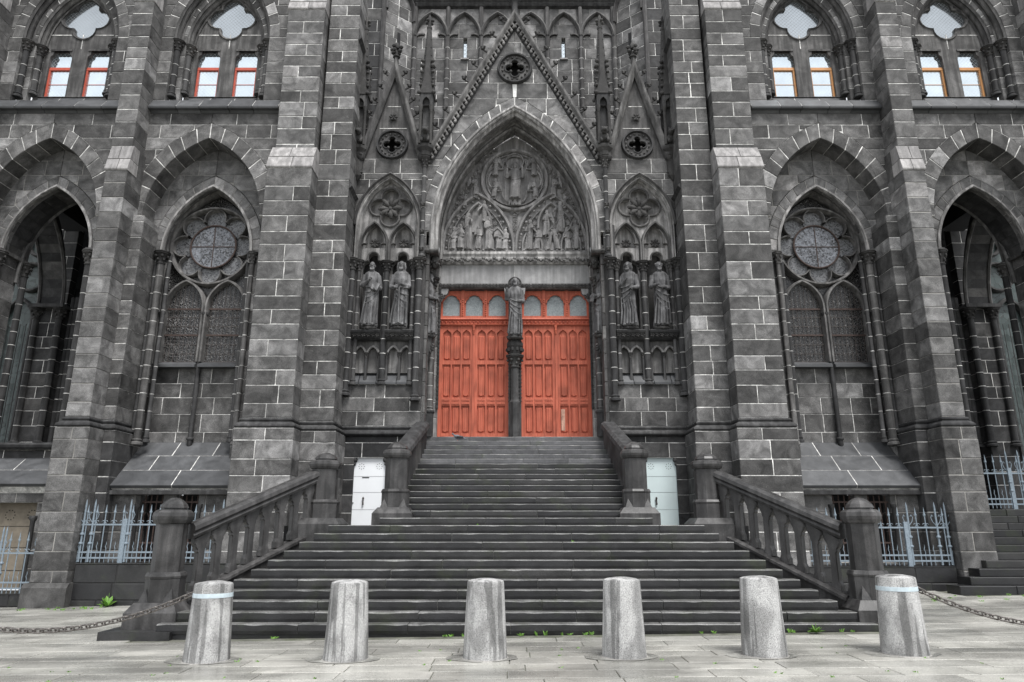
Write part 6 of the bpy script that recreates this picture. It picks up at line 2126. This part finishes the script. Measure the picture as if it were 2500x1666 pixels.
def bollards():
    global SX
    SX = 1
    m = MB(); m.lathe(0, 0, [(.288, -.15), (.288, .0), (.278, .2), (.243, .925), (.236, .945), (.20, .958), (.10, .974), (.004, .98)], 28)
    bm = m.mesh('granite_post', 'bollard', smooth=True)
    rg = random.Random(6)
    pv = bpy.data.objects['pavement']
    for x in (-4.05, -2.245, -.435, 1.375, 3.20, 5.03):
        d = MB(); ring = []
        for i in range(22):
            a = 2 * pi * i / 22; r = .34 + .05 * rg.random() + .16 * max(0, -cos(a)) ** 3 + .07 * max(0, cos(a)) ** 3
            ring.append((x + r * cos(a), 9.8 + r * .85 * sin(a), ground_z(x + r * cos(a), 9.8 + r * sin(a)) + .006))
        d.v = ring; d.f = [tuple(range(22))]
        d.done('damp_shade_patch', 'damp_shade', pv)  # damp ring, darkened as well for the contact shade at the foot
    m = MB(); m.lathe(0, 0, [(.247, .775), (.2535, .777), (.2505, .83), (.244, .832)], 28); band = m.mesh('painted_band', 'band', smooth=True)
    m = MB()
    m.lathe(0, 0, [(.29, -.03), (.315, -.008), (.305, .004), (.27, .008)], 24); foot = m.mesh('mortar_collar', 'mortar_dull', smooth=True)
    where = ['at the left end, banded and holding the left chain', 'second from the left, with broad pale and dark streaks', 'third from the left, pinkish at its foot',
             'fourth from the left, straight below the door pillar', 'fifth from the left, with a long dark drip line', 'at the right end, banded and holding the right chain']
    for i, x in enumerate((-4.05, -2.245, -.435, 1.375, 3.20, 5.03)):
        z = ground_z(x, 9.8) + .005
        t = thing('bollard', 'grey granite bollard ' + where[i], 'bollard', (x, 9.8, z), group='granite bollards in front of the steps')
        o = link('granite_post', bm, t, (x, 9.8, z)); o.rotation_euler = (0, 0, i * 1.37)
        link('mortar_collar', foot, t, (x, 9.8, z))
        if i in (0, 5):
            link('painted_band', band, t, (x, 9.8, z))
            sg = -1 if i == 0 else 1
            r = MB(); r.tube([(sg * .23 + .035 * cos(a), 0,   .80 + .035 * sin(a)) for a in [2 * pi * k / 10 for k in range(10)]], .009, 6, closed=True)
            link('chain_ring', r.mesh('chain_ring', 'chain', smooth='all'), t, (x, 9.8, z))

def chains():
    global SX
    SX = 1
    lk = MB()
    L, W, r = .070, .032, .0115
    path = []
    for i in range(16):
        a = 2 * pi * i / 16
        path.append((cos(a) * W + (L - W) * (1 if cos(a) > 0 else -1), sin(a) * W, 0))
    lk.tube(path, r, 6, closed=True)
    lm = lk.mesh('chain_link', 'chain', smooth='all', mirror=False)
    for s, x0, x1, lab in ((-1, -4.32, -8.4, 'rusty steel chain hanging from the left banded bollard'), (1, 5.30, 9.1, 'rusty steel chain hanging from the right banded bollard')):
        t = thing('chain', lab, 'chain', (x0, 9.8, .75))
        zA = .83 if s > 0 else .77
        span = abs(x1 - x0); sag = .46
        def z(u): return zA - 4 * sag * u * (1 - u)
        N = 400; pts = [(x0 + (x1 - x0) * i / N, z(i / N)) for i in range(N + 1)]
        acc = 0; want = .04; k = 0
        for i in range(1, N + 1):
            d = sqrt((pts[i][0] - pts[i - 1][0]) ** 2 + (pts[i][1] - pts[i - 1][1]) ** 2); acc += d
            if acc >= want:
                want += .10
                o = link('chain_link', lm, t, (pts[i][0], 9.8, pts[i][1]))
                a = atan2(pts[i][1] - pts[i - 1][1], pts[i][0] - pts[i - 1][0])
                o.rotation_mode = 'XYZ'
                o.rotation_euler = (.75 if k % 2 else -.8, -a, 0)
                k += 1

def pigeon():
    global SX
    SX = 1
    x, y, z = -1.58, 19.50, 4.05 - .15 + .0
    y = 15.02 + .305 * 14 + .14; z = 1.65 + RISE * 15
    t = thing('pigeon', 'small grey pigeon standing on a top step before the left door', 'pigeon', (x, y, z))
    m = MB()
    rings = []
    prof = [(-.20, .012, .075), (-.14, .03, .085), (-.08, .052, .10), (0, .066, .115), (.06, .062, .125), (.10, .045, .145), (.125, .030, .175), (.14, .028, .20), (.165, .024, .212), (.18, .012, .208)]
    for px, r, pz in prof:
        rings.append([(x - px, y + r * .85 * cos(2 * pi * i / 10), z + pz + r * sin(2 * pi * i / 10)) for i in range(10)])
    m.loft(rings); m.done('body', 'pigeon', t, smooth='all')
    m = MB()
    m.loft([[(x + .24, y + q, z + .045 + w) for q, w in ((-.02, 0), (.02, 0), (.02, .01), (-.02, .01))], [(x + .12, y + q, z + .075 + w) for q, w in ((-.025, 0), (.025, 0), (.025, .02), (-.025, .02))]])
    for sg in (-1, 1):
        m.lump((x + .05, y + sg * .05, z + .115), .11, .02, .04, 8, 4)
    m.done('wing', 'pigeon_dark', t, smooth='all')
    m = MB()
    m.tube([(x - .18, y, z + .208), (x - .205, y, z + .198)], [.008, .002], 5)
    for sg in (-1, 1):
        m.tube([(x - .01, y + sg * .02, z + .06), (x - .015, y + sg * .02, z + .0)], .006, 5); m.tube([(x - .05, y + sg * .02, z + .005), (x + .01, y + sg * .02, z + .005)], .005, 4)
    m.done('beak_and_feet', 'beak', t)

def weeds():
    global SX
    SX = 1
    rg = random.Random(33)
    def tuft(m, x, y, z, h, n, spread):
        for i in range(n):
            a = rg.uniform(0, 2 * pi); r = rg.uniform(.1, 1) * spread; q = rg.uniform(.4, 1) * h
            bx, by = x + rg.uniform(-.4, .4) * spread, y + rg.uniform(-.3, .3) * spread
            tx, ty = bx + r * cos(a), by + r * sin(a) * .6
            w = rg.uniform(.004, .010)
            m.add([(bx - w, by, z), (bx + w, by, z), (bx + (tx - bx) * .5 + w, by + (ty - by) * .5, z + q * .7), (tx, ty, z + q), (bx + (tx - bx) * .5 - w, by + (ty - by) * .5, z + q * .7)], [(0, 1, 2, 4), (4, 2, 3)])
    m = MB()
    yb = 11.66
    for x in (-4.9, -3.7, -1.2, -.95, -.5, .1, .4, .8, 1.1, 2.95, 4.3, 4.6, 5.1):
        for k in range(2):
            xx = x + rg.uniform(-.12, .12)
            tuft(m, xx, yb - .02, ground_z(xx, yb), rg.uniform(.03, .08), 9, .06)
    for _ in range(14):      # at the foot of the left buttress and wall
        xx = rg.uniform(-11.2, -9.2); tuft(m, xx, 17.0 - rg.random() * .5, ground_z(xx, 17), rg.uniform(.03, .07), 10, .09)
    for _ in range(24):
        xx = rg.uniform(8.5, 13.5); yy = rg.uniform(14.8, 16.3); tuft(m, xx, yy, ground_z(xx, yy), rg.uniform(.03, .06), 10, .1)
    for _ in range(60):     # between the slabs
        xx = rg.uniform(-8, 8); yy = rg.uniform(8.2, 10.5); tuft(m, xx, yy, ground_z(xx, yy), .02, 4, .05)
    for x, y, z in ((-.75, 13.92, 1.652), (1.05, 13.60, 1.352)):
        tuft(m, x, y, z, .03, 8, .04)
    o = m.done('grass', 'leaf'); o['kind'] = 'stuff'
    # two larger broad-leaved weeds
    for x, y, hh, lab in ((-9.42, 17.1, .34, 'green broad-leaved weed at the foot of the low wall on the left'), (4.62, 11.58, .16, 'small leafy weed at the bottom step near the right newel post')):
        z = ground_z(x, y)
        t = thing('weed', lab, 'weed', (x, y, z))
        m = MB()
        for i in range(22):
            a = rg.uniform(0, 2 * pi); e = rg.uniform(.3, 1.2); L = hh * rg.uniform(.5, 1)
            d = Vector((cos(a) * cos(e), sin(a) * cos(e), sin(e))); sd = Vector((-sin(a), cos(a), 0)) * hh * .16
            p0 = Vector((x, y, z)); p1 = p0 + d * L * .55; p2 = p0 + d * L - Vector((0, 0, L * .15))
            m.add([tuple(p0), tuple(p1 + sd), tuple(p2), tuple(p1 - sd)], [(0, 1, 2, 3)])
        m.done('leaves', 'leaf', t)
        m = MB(); m.tube([(x, y, z), (x + .01, y, z + hh * .9)], [.008, .004], 5); m.done('stem', 'leaf', t)

# ================================================================== build everything
CROCKET = crocket_mesh(1.0)
paving()
for s in (-1, 1):
    inner_pier(s); outer_buttress(s); outer_buttress(s, 4.62); window_bay(s); porch_bay(s); niche_wall(s)
gallery()
portal()
for s in (-1, 1):
    pinnacle(s, 2.70, 18.86, True, f'dark crocketed pinnacle on a tall shaft between the great gable and the small {NAME[s]} gable')
    pinnacle(s, 4.72, 18.92, False, f'dark crocketed pinnacle on a carved corbel, squeezed against the {NAME[s]} buttress pier')
stairs()
side_stairs()
low_walls()
for s in (-1, 1):
    newel(s * 5.88, 12.30, 0.0 if s < 0 else .05, .90, 2.11, f'stout octagonal newel post at the foot of the {NAME[s]} balustrade')
    newel(s * 3.92, 14.55, 1.45, .92, 3.10, f'octagonal newel post at the top of the {NAME[s]} balustrade', broach=False)
    newel(s * 2.62, 15.55, 1.65, .90, 3.44, f'octagonal newel post {NAME[s]} of the upper steps beside the pale service door')
    balustrade(s); parapet(s)
fl = fence('blue-grey spiked railing on the low wall in the left window bay', 7.0, 10.48, 17.42, .82, 1.36, (10.44, 10.22, 9.35, 7.1), -1)
broad_post(fl, 9.43, 17.42, .82, 1.36, -1)
fence('blue-grey spiked railing at the far left edge beside the outer buttress', 11.42, 15.6, 17.45, .12, 1.42, (11.44, 12.28, 12.36), -1)
fr = fence('blue-grey spiked railing on the low wall in the right window bay', 7.0, 10.45, 17.42, .75, 1.36, (10.42, 10.18, 9.5), 1)
broad_post(fr, 9.42, 17.42, .75, 1.36, 1)
fp = fence('blue-grey spiked railing closing the porch above the side steps on the far right', 11.7, 15.6, 18.62, 2.10, 1.40, (12.98, 13.3), 1)
broad_post(fp, 13.0, 18.62, 2.10, 1.40, 1)
bollards(); chains(); pigeon(); statues(); weeds()
